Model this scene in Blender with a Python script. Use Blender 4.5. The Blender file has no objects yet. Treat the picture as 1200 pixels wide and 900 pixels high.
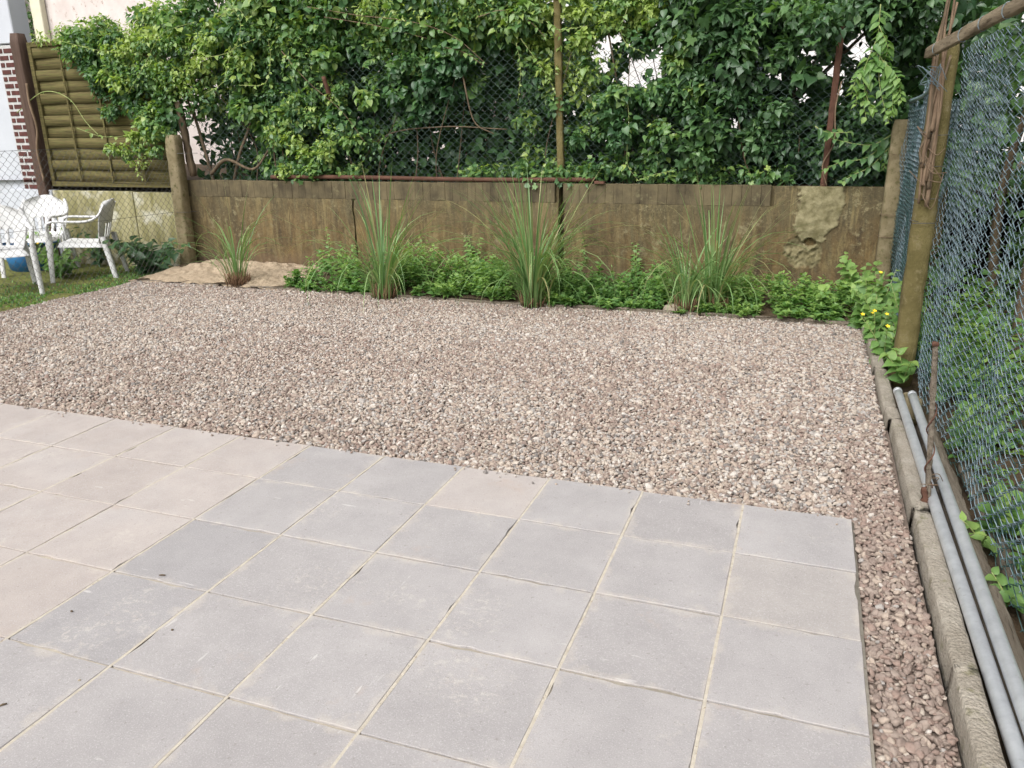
import bpy, bmesh, math, random
import numpy as np
from mathutils import Vector, Matrix
random.seed(7); RNG = np.random.default_rng(7)
SC = bpy.context.scene; COL = SC.collection
rad = math.radians

# ------------------------------------------------------------ camera, sky, sun, exposure
CAM = np.array([-0.2621, -2.9922, 1.4314]); FPX = 934.45
_y, _p, _r = -0.3541, 0.3107, -0.0150
_f = np.array([math.sin(_y)*math.cos(_p), math.cos(_y)*math.cos(_p), -math.sin(_p)])
_r0 = np.array([math.cos(_y), -math.sin(_y), 0.0]); _u0 = np.cross(_r0, _f)
RX = math.cos(_r)*_r0 + math.sin(_r)*_u0; UX = -math.sin(_r)*_r0 + math.cos(_r)*_u0
cd = bpy.data.cameras.new('camera'); cam = bpy.data.objects.new('camera', cd); COL.objects.link(cam)
cam.matrix_world = Matrix(((RX[0], UX[0], -_f[0], CAM[0]), (RX[1], UX[1], -_f[1], CAM[1]), (RX[2], UX[2], -_f[2], CAM[2]), (0, 0, 0, 1)))
cd.sensor_width = 36; cd.lens = FPX/1200*36; cd.clip_start = 0.05; cd.clip_end = 500
SC.camera = cam
SUN_EL, SUN_AZ = 48, 196          # bright overcast, light from high behind the camera
w = bpy.data.worlds.new('World'); SC.world = w; w.use_nodes = True
nt = w.node_tree; bg = nt.nodes['Background']
sky = nt.nodes.new('ShaderNodeTexSky'); sky.sky_type = 'NISHITA'; sky.sun_disc = False
sky.sun_elevation = rad(SUN_EL); sky.sun_rotation = rad(SUN_AZ); sky.dust_density = 4.0; sky.air_density = 0.8
hs = nt.nodes.new('ShaderNodeHueSaturation'); hs.inputs['Saturation'].default_value = 0.06
nt.links.new(sky.outputs[0], hs.inputs['Color']); nt.links.new(hs.outputs[0], bg.inputs['Color'])
bg.inputs['Strength'].default_value = 0.15
ld = bpy.data.lights.new('sun', 'SUN'); ld.energy = 1.1; ld.angle = rad(40); ld.color = (1.0, 0.975, 0.945)
sun = bpy.data.objects.new('sun', ld); COL.objects.link(sun)
_az, _el = rad(SUN_AZ), rad(SUN_EL)
sdir = Vector((math.sin(_az)*math.cos(_el), math.cos(_az)*math.cos(_el), math.sin(_el)))
sun.rotation_euler = sdir.to_track_quat('Z', 'Y').to_euler(); sun.location = (0, -4, 8)
vs = SC.view_settings; vs.view_transform = 'Standard'; vs.look = 'None'; vs.gamma = 1; vs.use_curve_mapping = False
vs.exposure = 0.88
SC.render.engine = 'CYCLES'; SC.cycles.use_denoising = True
SC.cycles.max_bounces = 6; SC.cycles.transparent_max_bounces = 8
SC.cycles.diffuse_bounces = 3; SC.cycles.glossy_bounces = 2; SC.cycles.transmission_bounces = 4

# photo pixel -> point on a plane the thing really touches
def ray(x, y): return _f + (x-600)/FPX*RX - (y-450)/FPX*UX
def GZ(x, y, z=0.0): d = ray(x, y); return CAM + (z-CAM[2])/d[2]*d
def GY(x, y, Y): d = ray(x, y); return CAM + (Y-CAM[1])/d[1]*d
def GX(x, y, X): d = ray(x, y); return CAM + (X-CAM[0])/d[0]*d

# ------------------------------------------------------------ node helpers
def mat(name): 
    m = bpy.data.materials.new(name); m.use_nodes = True
    m.node_tree.nodes.clear(); return m, m.node_tree
class N:
    """small wrapper to write node graphs briefly"""
    def __init__(s, name):
        s.m, s.t = mat(name); s.out = s.n('ShaderNodeOutputMaterial')
    def n(s, typ, **kw):
        nd = s.t.nodes.new(typ)
        for k, v in kw.items():
            if k in nd.bl_rna.properties: setattr(nd, k, v)
        return nd
    def l(s, a, b): s.t.links.new(a, b)
    def val(s, sock, v):
        if hasattr(v, 'is_output') or isinstance(v, bpy.types.NodeSocket): s.l(v, sock)
        else: sock.default_value = v
    def coord(s, kind='Object', scale=(1, 1, 1), rot=(0, 0, 0)):
        c = s.n('ShaderNodeTexCoord'); mp = s.n('ShaderNodeMapping')
        mp.inputs['Scale'].default_value = scale; mp.inputs['Rotation'].default_value = rot
        s.l(c.outputs[kind], mp.inputs[0]); return mp.outputs[0]
    def pos(s, scale=(1, 1, 1)):
        g = s.n('ShaderNodeNewGeometry'); mp = s.n('ShaderNodeMapping'); mp.inputs['Scale'].default_value = scale
        s.l(g.outputs['Position'], mp.inputs[0]); return mp.outputs[0]
    def noise(s, vec, scale, detail=4, rough=0.55, w=None, dist=0.0):
        t = s.n('ShaderNodeTexNoise'); 
        if w is not None: t.noise_dimensions = '4D'; s.val(t.inputs['W'], w)
        s.l(vec, t.inputs['Vector']); t.inputs['Scale'].default_value = scale; t.inputs['Detail'].default_value = detail
        t.inputs['Roughness'].default_value = rough; t.inputs['Distortion'].default_value = dist
        return t.outputs['Fac']
    def voro(s, vec, scale, feature='F1'):
        t = s.n('ShaderNodeTexVoronoi'); t.feature = feature; s.l(vec, t.inputs['Vector']); t.inputs['Scale'].default_value = scale
        return t
    def ramp(s, fac, stops, interp='LINEAR'):
        r = s.n('ShaderNodeValToRGB'); r.color_ramp.interpolation = interp; e = r.color_ramp.elements
        while len(e) < len(stops): e.new(0.5)
        for i, (p, c) in enumerate(stops):
            e[i].position = p; e[i].color = (*c, 1) if len(c) == 3 else c
        s.l(fac, r.inputs[0]); return r.outputs[0]
    def rng(s, fac, a, b, c=0.0, d=1.0):
        r = s.n('ShaderNodeMapRange'); s.l(fac, r.inputs[0])
        for i, v in zip((1, 2, 3, 4), (a, b, c, d)): r.inputs[i].default_value = v
        return r.outputs[0]
    def mix(s, fac, a, b, mode='MIX'):
        x = s.n('ShaderNodeMix'); x.data_type = 'RGBA'; x.blend_type = mode
        s.val(x.inputs['Factor'], fac)
        for nm, v in (('A', a), ('B', b)):
            sk = [i for i in x.inputs if i.name == nm and i.type == 'RGBA'][0]
            if isinstance(v, bpy.types.NodeSocket): s.l(v, sk)
            else: sk.default_value = (*v, 1)
        return [o for o in x.outputs if o.type == 'RGBA'][0]
    def math(s, op, a, b=0.0):
        x = s.n('ShaderNodeMath'); x.operation = op; s.val(x.inputs[0], a); s.val(x.inputs[1], b); return x.outputs[0]
    def attr(s, name, typ='GEOMETRY'):
        a = s.n('ShaderNodeAttribute'); a.attribute_name = name; a.attribute_type = typ; return a
    def bsdf(s, color, rough=0.8, bump=None, bd=0.01, bs=0.5, metal=0.0, spec=0.35, trans=None):
        b = s.n('ShaderNodeBsdfPrincipled')
        if isinstance(color, bpy.types.NodeSocket): s.l(color, b.inputs['Base Color'])
        else: b.inputs['Base Color'].default_value = (*color, 1)
        s.val(b.inputs['Roughness'], rough); s.val(b.inputs['Metallic'], metal); b.inputs['Specular IOR Level'].default_value = spec
        if bump is not None:
            bn = s.n('ShaderNodeBump'); bn.inputs['Strength'].default_value = bs; bn.inputs['Distance'].default_value = bd
            s.l(bump, bn.inputs['Height']); s.l(bn.outputs[0], b.inputs['Normal'])
        if trans:
            t = s.n('ShaderNodeBsdfTranslucent'); s.l(trans[1], t.inputs[0])
            mx = s.n('ShaderNodeMixShader'); mx.inputs[0].default_value = trans[0]
            s.l(b.outputs[0], mx.inputs[1]); s.l(t.outputs[0], mx.inputs[2]); s.l(mx.outputs[0], s.out.inputs[0])
        else: s.l(b.outputs[0], s.out.inputs[0])
        return s.m

M = {}
def simple(name, c1, c2, scale=6, rough=0.8, bump=0.004, bscale=60, metal=0, spec=0.3, stretch=(1, 1, 1), c3=None, t3=(0.6, 0.68), coord='pos'):
    k = N(name); v = k.pos(stretch) if coord == 'pos' else k.coord('Object', stretch)
    c = k.mix(k.rng(k.noise(v, scale, 6, 0.62), 0.33, 0.67), c1, c2)
    if c3: c = k.mix(k.rng(k.noise(v, scale*2.3, 5, 0.7), *t3), c, c3)
    M[name] = k.bsdf(c, rough, k.noise(v, bscale, 5, 0.7), bump, 0.7, metal, spec); return M[name]

simple('soil', (0.045, 0.03, 0.018), (0.09, 0.06, 0.035), 5, 0.95, 0.02, 40)
simple('sand', (0.31, 0.235, 0.16), (0.42, 0.33, 0.235), 26, 0.95, 0.02, 90, c3=(0.19, 0.14, 0.095))
simple('joint_sand', (0.37, 0.325, 0.265), (0.49, 0.44, 0.365), 30, 0.95, 0.002, 300, c3=(0.25, 0.2, 0.15))
simple('moss', (0.09, 0.105, 0.022), (0.16, 0.16, 0.045), 7, 0.95, 0.02, 90, c3=(0.09, 0.07, 0.04))
simple('gravel_base', (0.14, 0.105, 0.085), (0.21, 0.165, 0.135), 60, 0.95, 0.01, 150)
simple('post_concrete', (0.095, 0.078, 0.026), (0.165, 0.135, 0.055), 9, 0.92, 0.012, 110, c3=(0.20, 0.165, 0.09), t3=(0.55, 0.75))
simple('post_concrete_pale', (0.15, 0.12, 0.062), (0.25, 0.205, 0.125), 9, 0.92, 0.012, 110, c3=(0.10, 0.09, 0.036), t3=(0.52, 0.66))
simple('old_timber', (0.10, 0.078, 0.056), (0.22, 0.185, 0.145), 3, 0.9, 0.012, 14, stretch=(16, 1.0, 16), c3=(0.05, 0.036, 0.024), t3=(0.56, 0.66))
simple('rail_timber', (0.15, 0.115, 0.07), (0.29, 0.235, 0.16), 3, 0.9, 0.010, 14, stretch=(16, 1.0, 16), c3=(0.075, 0.05, 0.03), t3=(0.56, 0.66))
simple('fence_timber', (0.055, 0.042, 0.016), (0.145, 0.118, 0.045), 3, 0.9, 0.006, 12, stretch=(1.0, 14, 22), c3=(0.10, 0.105, 0.03), t3=(0.5, 0.65))
simple('brown_timber', (0.055, 0.032, 0.022), (0.09, 0.055, 0.04), 3, 0.75, 0.003, 40, stretch=(12, 12, 1.2))
simple('rust', (0.060, 0.028, 0.018), (0.115, 0.055, 0.036), 14, 0.9, 0.003, 120, c3=(0.06, 0.025, 0.015))
simple('galvanised', (0.44, 0.455, 0.475), (0.56, 0.575, 0.59), 18, 0.42, 0.001, 250, metal=0.55, spec=0.5, c3=(0.36, 0.35, 0.33), t3=(0.63, 0.72))
simple('white_plastic', (0.52, 0.515, 0.51), (0.62, 0.615, 0.61), 5, 0.5, 0.001, 60, c3=(0.44, 0.43, 0.37), t3=(0.62, 0.75))
simple('blue_plastic', (0.02, 0.10, 0.24), (0.03, 0.15, 0.32), 5, 0.4, 0.001, 60)
simple('wire_blue', (0.075, 0.13, 0.155), (0.19, 0.24, 0.27), 25, 0.4, 0.0005, 200, spec=0.5, c3=(0.30, 0.25, 0.20), t3=(0.6, 0.7))
simple('wire_dark', (0.018, 0.055, 0.048), (0.035, 0.085, 0.085), 25, 0.45, 0.0005, 200, spec=0.5)
simple('wire_green', (0.04, 0.075, 0.06), (0.075, 0.11, 0.10), 25, 0.45, 0.0005, 200, spec=0.5)
simple('wire_grey', (0.05, 0.048, 0.042), (0.10, 0.095, 0.085), 25, 0.5, 0.0005, 200, spec=0.5)
simple('bark', (0.07, 0.05, 0.032), (0.15, 0.11, 0.07), 9, 0.95, 0.006, 60, stretch=(4, 4, 1))
simple('dry_vine', (0.105, 0.068, 0.043), (0.22, 0.155, 0.10), 9, 0.9, 0.003, 60, stretch=(4, 4, 1))
simple('straw', (0.11, 0.06, 0.035), (0.22, 0.13, 0.075), 30, 0.95, 0.002, 100)
simple('render_pink', (0.56, 0.49, 0.45), (0.66, 0.60, 0.56), 3, 0.95, 0.01, 90, c3=(0.40, 0.31, 0.26))
simple('render_white', (0.43, 0.445, 0.48), (0.49, 0.505, 0.54), 2, 0.9, 0.002, 40)
simple('render_pale', (0.62, 0.59, 0.57), (0.72, 0.70, 0.69), 2, 0.9, 0.003, 50)
simple('cream_paint', (0.58, 0.55, 0.40), (0.66, 0.63, 0.49), 3, 0.6, 0.001, 40)
simple('brick_red', (0.055, 0.02, 0.018), (0.11, 0.038, 0.032), 15, 0.85, 0.002, 120)
simple('mortar', (0.38, 0.37, 0.36), (0.48, 0.47, 0.46), 20, 0.95, 0.002, 120)
simple('roof_tile', (0.20, 0.07, 0.045), (0.30, 0.12, 0.08), 6, 0.85, 0.01, 40)
simple('stone', (0.26, 0.21, 0.155), (0.36, 0.31, 0.24), 20, 0.9, 0.006, 80)
simple('tendril', (0.20, 0.25, 0.08), (0.30, 0.33, 0.13), 9, 0.6, 0.001, 60)
simple('yellow_petal', (0.80, 0.55, 0.02), (0.85, 0.62, 0.04), 9, 0.6, 0.001, 60)
k = N('window_glass'); M['window_glass'] = k.bsdf((0.03, 0.035, 0.04), 0.08, spec=0.6)

k = N('kerb_concrete'); v = k.pos(); vo = k.voro(v, 95); vo2 = k.voro(v, 210)
c = k.mix(k.rng(k.noise(v, 9, 6, 0.65), 0.35, 0.65), (0.22, 0.19, 0.15), (0.33, 0.295, 0.245))
c = k.mix(k.rng(vo.outputs['Distance'], 0.10, 0.42, 0.55, 0), c, k.mix(k.rng(vo.outputs['Color'], 0.2, 0.8), (0.16, 0.125, 0.09), (0.42, 0.37, 0.31)))
c = k.mix(k.rng(k.noise(v, 14, 5, 0.7), 0.56, 0.66, 0, 0.6), c, (0.115, 0.11, 0.04))
c = k.mix(k.rng(k.noise(v, 160, 3, 0.6), 0.60, 0.70, 0, 0.7), c, (0.07, 0.055, 0.04))
M['kerb_concrete'] = k.bsdf(c, 0.95, k.math('ADD', k.math('MULTIPLY', vo.outputs['Distance'], -1.6), k.math('ADD', k.noise(v, 60, 5, 0.7), k.math('MULTIPLY', vo2.outputs['Distance'], -0.6))), 0.0035, 0.8)
# low painted wall behind the chairs: yellowish limewash with green runs
k = N('limewash'); v = k.pos((7, 7, 0.8)); v2 = k.pos()
c = k.mix(k.rng(k.noise(v, 1.6, 5), 0.35, 0.65), (0.33, 0.30, 0.17), (0.17, 0.155, 0.06))
c = k.mix(k.rng(k.noise(v2, 5, 5), 0.52, 0.66), c, (0.43, 0.41, 0.32))
M['limewash'] = k.bsdf(c, 0.92, k.noise(v2, 70, 5), 0.004)

# retaining wall: brown concrete, water runs, moss, peeled specks, bare patch
k = N('wall_concrete'); vs_ = k.pos((7, 7, 1.15)); v2 = k.pos()
c = k.mix(k.rng(k.math('ADD', k.math('MULTIPLY', k.noise(vs_, 1.4, 6, 0.6, None, 0.6), 0.5), k.math('MULTIPLY', k.noise(v2, 4, 6, 0.65), 0.5)), 0.38, 0.62), (0.050, 0.034, 0.017), (0.165, 0.108, 0.043))
c = k.mix(k.rng(k.noise(vs_, 2.6, 5, 0.65), 0.52, 0.68, 0, 0.7), c, (0.125, 0.11, 0.058))
c = k.mix(k.rng(k.noise(v2, 1.3, 5), 0.42, 0.66, 0, 0.7), c, (0.072, 0.056, 0.026))
hi_ = k.n('ShaderNodeSeparateXYZ'); k.l(v2, hi_.inputs[0])
c = k.mix(k.rng(k.math('ADD', hi_.outputs[2], k.math('MULTIPLY', k.noise(vs_, 2.0, 4), 0.5)), 0.72, 1.0, 0, 0.65), c, (0.088, 0.075, 0.040))
c = k.mix(k.rng(k.noise(vs_, 3.0, 6, 0.75, None, 0.8), 0.50, 0.74, 0, 0.75), c, (0.036, 0.028, 0.017))
c = k.mix(k.rng(k.noise(vs_, 1.9, 6, 0.75, None, 0.5), 0.50, 0.66, 0, 0.8), c, (0.20, 0.155, 0.070))
c = k.mix(k.math('MULTIPLY', k.rng(k.noise(v2, 11, 7, 0.8), 0.54, 0.60), k.rng(k.noise(v2, 2.2, 3), 0.50, 0.60, 0, 0.7)), c, (0.235, 0.205, 0.115))
c = k.mix(k.rng(k.noise(v2, 38, 5, 0.75), 0.52, 0.68, 0, 0.55), c, (0.185, 0.145, 0.075))
c = k.mix(k.rng(k.noise(v2, 70, 4, 0.7), 0.56, 0.68, 0, 0.6), c, (0.03, 0.023, 0.014))
sx = k.n('ShaderNodeSeparateXYZ'); k.l(v2, sx.inputs[0])
low = k.rng(k.math('ADD', sx.outputs[2], k.math('MULTIPLY', k.noise(v2, 6, 4), 0.14)), 0.14, 0.30, 1, 0)
c = k.mix(k.math('MULTIPLY', low, 0.55), c, (0.10, 0.066, 0.046))
c = k.mix(k.math('MULTIPLY', k.rng(k.noise(v2, 9.5, 7, 0.78), 0.60, 0.63), k.rng(k.noise(v2, 1.7, 3), 0.48, 0.60, 0, 0.75)), c, (0.22, 0.19, 0.105))
c = k.mix(k.attr('patch').outputs['Fac'], c, k.mix(k.rng(k.noise(v2, 14, 6, 0.7), 0.38, 0.62), (0.125, 0.108, 0.050), (0.25, 0.22, 0.125)))
M['wall_concrete'] = k.bsdf(c, 0.88, k.math('ADD', k.noise(v2, 45, 6, 0.7), k.math('MULTIPLY', k.noise(v2, 9, 4), 1.5)), 0.012)
k = N('wall_brick'); vs_ = k.pos((5.5, 5.5, 0.5)); v2 = k.pos()
ob = k.n('ShaderNodeObjectInfo')
c = k.mix(k.rng(k.math('ADD', k.math('MULTIPLY', k.noise(vs_, 1.4, 6, 0.6, None, 0.6), 0.5), k.math('MULTIPLY', k.noise(v2, 6, 6, 0.65), 0.5)), 0.38, 0.62), (0.042, 0.033, 0.019), (0.135, 0.108, 0.058))
c = k.mix(k.math('MULTIPLY', ob.outputs['Random'], 0.12), c, (0.12, 0.09, 0.05))
c = k.mix(k.rng(k.noise(v2, 8, 6, 0.75), 0.58, 0.66, 0, 0.7), c, (0.16, 0.14, 0.075))
M['wall_brick'] = k.bsdf(c, 0.9, k.noise(v2, 60, 6, 0.7), 0.008)

# paving slab: per-slab tint (object colour), wear, scuffs, sand dust towards the joints
k = N('slab_concrete'); v = k.coord('Object'); ob = k.n('ShaderNodeObjectInfo'); W_ = k.math('MULTIPLY', ob.outputs['Random'], 50.0)
base = ob.outputs['Color']
c = k.mix(k.rng(k.noise(v, 7, 6, 0.68, W_), 0.32, 0.68, 0.0, 0.75), base, k.mix(1.0, base, (0.78, 0.78, 0.79), 'MULTIPLY'))
c = k.mix(k.rng(k.noise(v, 2.6, 4, 0.5, W_), 0.5, 0.72, 0, 0.35), c, (0.42, 0.395, 0.385))
c = k.mix(k.rng(k.noise(v, 230, 2, 0.6, W_), 0.52, 0.72, 0, 0.5), c, (0.47, 0.455, 0.445))
c = k.mix(k.rng(k.noise(v, 330, 2, 0.6, W_), 0.60, 0.74, 0, 0.6), c, (0.14, 0.125, 0.12))
sx = k.n('ShaderNodeSeparateXYZ'); k.l(v, sx.inputs[0])
edge = k.math('MAXIMUM', k.math('ABSOLUTE', sx.outputs[0]), k.math('ABSOLUTE', sx.outputs[1]))
em = k.math('ADD', edge, k.math('MULTIPLY', k.math('SUBTRACT', k.noise(v, 9, 6, 0.7, W_), 0.5), 0.22))
c = k.mix(k.rng(em, 0.180, 0.214, 0, 0.42), c, (0.46, 0.41, 0.355))
st = k.noise(v, 3.3, 5, 0.65, k.math('ADD', W_, 9.0))
c = k.mix(k.rng(st, 0.61, 0.69, 0, 0.42), c, (0.36, 0.285, 0.24))
vr = k.coord('Object', (1, 0.16, 1), (0, 0, 0.6)); sc_ = k.noise(vr, 34, 3, 0.6, W_)
c = k.mix(k.math('MULTIPLY', k.rng(sc_, 0.66, 0.70), k.rng(k.noise(v, 4, 3, 0.5, W_), 0.5, 0.62, 0, 0.6)), c, (0.55, 0.52, 0.50))
vo = k.voro(v, 34); c = k.mix(k.math('MULTIPLY', k.rng(vo.outputs['Distance'], 0.05, 0.10, 1, 0), k.rng(k.noise(v, 20, 2, 0.5, W_), 0.55, 0.6, 0, 0.6)), c, (0.25, 0.22, 0.2))
wp_ = k.pos(); spl = k.math('MULTIPLY', k.rng(k.noise(wp_, 34, 7, 0.8, None, 0.3), 0.52, 0.60), k.rng(k.noise(wp_, 2.4, 3, 0.5), 0.55, 0.66))
c = k.mix(k.math('MULTIPLY', spl, 0.5), c, (0.47, 0.43, 0.385))
c = k.mix(k.math('MULTIPLY', k.rng(k.noise(wp_, 70, 3, 0.6), 0.64, 0.70), 0.5), c, (0.19, 0.165, 0.155))
M['slab'] = k.bsdf(c, 0.88, k.math('ADD', k.noise(v, 260, 3, 0.7, W_), k.math('MULTIPLY', k.noise(v, 12, 4, 0.6, W_), 1.6)), 0.0016, 0.6, 0, 0.3)

# pebble: colour per stone
k = N('pebble'); a = k.attr('tint', 'INSTANCER').outputs['Fac']; v = k.coord('Object')
c = k.ramp(a, [(0.0, (0.385, 0.305, 0.245)), (0.24, (0.46, 0.395, 0.33)), (0.42, (0.29, 0.225, 0.185)), (0.56, (0.35, 0.32, 0.295)), (0.68, (0.23, 0.17, 0.14)), (0.78, (0.52, 0.47, 0.42)), (0.90, (0.16, 0.145, 0.135)), (0.96, (0.26, 0.18, 0.145))], 'CONSTANT')
c = k.mix(k.rng(k.noise(v, 2.0, 5, 0.6), 0.35, 0.7, 0, 0.3), c, (0.42, 0.365, 0.325))
c = k.mix(k.rng(k.noise(v, 5.0, 4, 0.7), 0.58, 0.7, 0, 0.35), c, (0.15, 0.105, 0.085))
M['pebble'] = k.bsdf(c, 0.78, k.noise(v, 9, 4), 0.05, 0.4)

# leaves: tint 0..1 is the leaf's own colour (old dark leaf .. young yellow-green shoot), plus light painted in at the hedge top
def leafmat(name, stops, rough=0.40, tr=0.36):
    k = N(name); t = k.attr('tint').outputs['Fac']; v = k.pos()
    c = k.ramp(t, stops); c = k.mix(k.rng(k.noise(v, 55, 3), 0.4, 0.7, 0, 0.35), c, k.mix(1.0, c, (0.6, 0.68, 0.6), 'MULTIPLY'))
    tc = k.mix(1.0, c, (1.5, 1.6, 0.7), 'MULTIPLY')
    M[name] = k.bsdf(c, rough, None, spec=0.5, trans=(tr, tc))
leafmat('leaf', [(0, (0.040, 0.098, 0.042)), (0.4, (0.085, 0.175, 0.066)), (0.7, (0.155, 0.265, 0.078)), (1, (0.32, 0.41, 0.11))])
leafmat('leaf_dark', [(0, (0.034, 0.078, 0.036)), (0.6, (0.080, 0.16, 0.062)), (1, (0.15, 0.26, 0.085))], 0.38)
leafmat('weed_leaf', [(0, (0.055, 0.13, 0.04)), (0.5, (0.12, 0.24, 0.065)), (1, (0.26, 0.38, 0.10))], 0.5)
leafmat('grass_blade', [(0, (0.06, 0.135, 0.04)), (0.5, (0.135, 0.25, 0.078)), (0.85, (0.26, 0.35, 0.15)), (1, (0.30, 0.28, 0.13))], 0.45, 0.25)

# ------------------------------------------------------------ object helpers
def link(o, parent=None):
    COL.objects.link(o)
    if parent is not None: o.parent = parent
    return o
def tag(o, label=None, cat=None, group=None, kind=None):
    for kk, vv in (('label', label), ('category', cat), ('group', group), ('kind', kind)):
        if vv: o[kk] = vv
    return o
def root(name, loc, label, cat, group=None, rz=0):
    o = bpy.data.objects.new(name, None); link(o); o.location = [float(q) for q in loc]; o.rotation_euler = (0, 0, rz); o.empty_display_size = 0.1
    return tag(o, label, cat, group)
def mesh_np(name, verts, faces, m, smooth=False, attrs=None):
    """faces: list of index arrays, each (n,3) or (n,4)"""
    me = bpy.data.meshes.new(name); verts = np.asarray(verts, np.float32)
    if not isinstance(faces, list): faces = [faces]
    faces = [np.asarray(f, np.int32) for f in faces if len(f)]
    me.vertices.add(len(verts)); me.vertices.foreach_set('co', verts.ravel())
    li = np.concatenate([f.ravel() for f in faces]); tot = np.concatenate([np.full(len(f), f.shape[1], np.int32) for f in faces])
    st = np.concatenate([[0], np.cumsum(tot)[:-1]]).astype(np.int32)
    me.loops.add(len(li)); me.loops.foreach_set('vertex_index', li)
    me.polygons.add(len(tot)); me.polygons.foreach_set('loop_start', st); me.polygons.foreach_set('loop_total', tot)
    if smooth: me.polygons.foreach_set('use_smooth', np.ones(len(tot), bool))
    for an, av in (attrs or {}).items():
        at = me.attributes.new(an, 'FLOAT', 'POINT'); at.data.foreach_set('value', np.asarray(av, np.float32))
    me.update(calc_edges=True); me.validate(); me.materials.append(m); return me
def put(name, me, parent=None, loc=None):
    o = bpy.data.objects.new(name, me); link(o, parent)
    if loc is not None: o.location = [float(q) for q in loc]
    return o
def local(parent, pts):       # world points -> parent's local frame (unrotated roots)
    return np.asarray(pts, float) - np.array(parent.location) if parent is not None else np.asarray(pts, float)

def box_me(name, lo, hi, m, bev=0.0, jit=0.0, seed=0):
    bm = bmesh.new(); bmesh.ops.create_cube(bm, size=1.0)
    lo = np.array(lo, float); hi = np.array(hi, float)
    for v_ in bm.verts: v_.co = Vector((lo+hi)/2 + np.array(v_.co)*(hi-lo))
    if bev > 0: bmesh.ops.bevel(bm, geom=bm.edges[:], offset=bev, segments=1, profile=0.5, affect='EDGES')
    if jit:
        r_ = random.Random(seed)
        for v_ in bm.verts: v_.co += Vector((r_.uniform(-jit, jit), r_.uniform(-jit, jit), r_.uniform(-jit, jit)))
    me = bpy.data.meshes.new(name); bm.to_mesh(me); bm.free(); me.materials.append(m); return me
def box(name, lo, hi, m, parent=None, bev=0.004, jit=0.0, seed=0):
    off = np.array(parent.location) if parent is not None else np.zeros(3)
    return put(name, box_me(name, np.array(lo)-off, np.array(hi)-off, m, bev, jit, seed), parent)
def rough_bar(name, a, b, wx, wy, m, parent=None, bev=0.006, n=14, amp=0.003, up=None, seed=0):
    """a weathered bar from a to b with a rectangular section, subdivided and uneven"""
    a = local(parent, [a])[0]; b = local(parent, [b])[0]; d = b-a; L = np.linalg.norm(d); d = d/L
    up = np.array(up if up is not None else ((0, 1, 0) if abs(d[2]) > 0.7 else (0, 0, 1)), float)
    s = np.cross(d, up); s /= np.linalg.norm(s); t = np.cross(s, d)
    q = [(-1+2*bev/wx, -1), (1-2*bev/wx, -1), (1, -1+2*bev/wy), (1, 1-2*bev/wy), (1-2*bev/wx, 1), (-1+2*bev/wx, 1), (-1, 1-2*bev/wy), (-1, -1+2*bev/wy)]
    rs = np.random.default_rng(seed); V = []
    for i in range(n+1):
        k_ = i/n; sh = (0.8 if i in (0, n) else 1.0); lift = (0 if i else 0)
        for (p, r_) in q:
            e = rs.normal(0, amp, 2)
            V.append(a + d*L*k_ + s*(p*wx/2*sh+e[0]) + t*(r_*wy/2*sh+e[1]))
    F = []
    for i in range(n):
        for j in range(8):
            F.append((i*8+j, i*8+(j+1) % 8, (i+1)*8+(j+1) % 8, (i+1)*8+j))
    c0 = len(V); V.append(a); V.append(b)
    T = [(c0, (j+1) % 8, j) for j in range(8)] + [(c0+1, n*8+j, n*8+(j+1) % 8) for j in range(8)]
    return put(name, mesh_np(name, V, [np.array(F), np.array(T)], m), parent)
def tube_data(P, r, ns=5, cap=True):
    P = np.asarray(P, float); n = len(P); r = np.broadcast_to(np.asarray(r, float), (n,))
    T = np.gradient(P, axis=0); T /= np.linalg.norm(T, axis=1)[:, None]+1e-9
    ref = np.array([0.31, 0.17, 0.93]) if abs(T[0][2]) < 0.8 else np.array([0.9, 0.35, 0.1])
    S = np.cross(T, ref); S /= np.linalg.norm(S, axis=1)[:, None]+1e-9; B = np.cross(T, S)
    a = np.arange(ns)*2*math.pi/ns
    V = P[:, None, :] + (np.cos(a)[None, :, None]*S[:, None, :] + np.sin(a)[None, :, None]*B[:, None, :])*r[:, None, None]
    V = V.reshape(-1, 3); i = np.arange(n-1)[:, None]*ns; j = np.arange(ns)[None, :]; j2 = (j+1) % ns
    F = np.stack([i+j, i+j2, i+ns+j2, i+ns+j], -1).reshape(-1, 4)
    return V, F
def tubes_me(name, polys, r, m, ns=5, smooth=True, caps=True):
    Vs, Fs, Ts, o = [], [], [], 0
    for q in polys:
        P, rr = (q if isinstance(q, tuple) else (q, r)); V, F = tube_data(P, rr, ns); n = len(V)
        Vs.append(V); Fs.append(F+o)
        if caps:
            Vs.append(np.array([P[0], P[-1]], float))
            for j in range(ns):
                Ts.append((o+n, o+(j+1) % ns, o+j)); Ts.append((o+n+1, o+n-ns+j, o+n-ns+(j+1) % ns))
            o += 2
        o += n
    return mesh_np(name, np.concatenate(Vs), [np.concatenate(Fs), np.array(Ts)] if caps else [np.concatenate(Fs)], m, smooth)
def tube(name, P, r, m, parent=None, ns=6):
    P = local(parent, P); return put(name, tubes_me(name, [P], r, m, ns), parent)
def bez(pts, n=16):
    """smooth curve through points (Catmull-Rom)"""
    P = np.asarray(pts, float); P = np.vstack([2*P[0]-P[1], P, 2*P[-1]-P[-2]]); out = []
    for i in range(1, len(P)-2):
        t = np.linspace(0, 1, n, endpoint=False)[:, None]; a, b, c_, d = P[i-1], P[i], P[i+1], P[i+2]
        out.append(0.5*((2*b)+(-a+c_)*t+(2*a-5*b+4*c_-d)*t**2+(-a+3*b-3*c_+d)*t**3))
    return np.vstack(out+[P[-2][None]])
_perm = np.random.default_rng(3).permutation(512)
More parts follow.
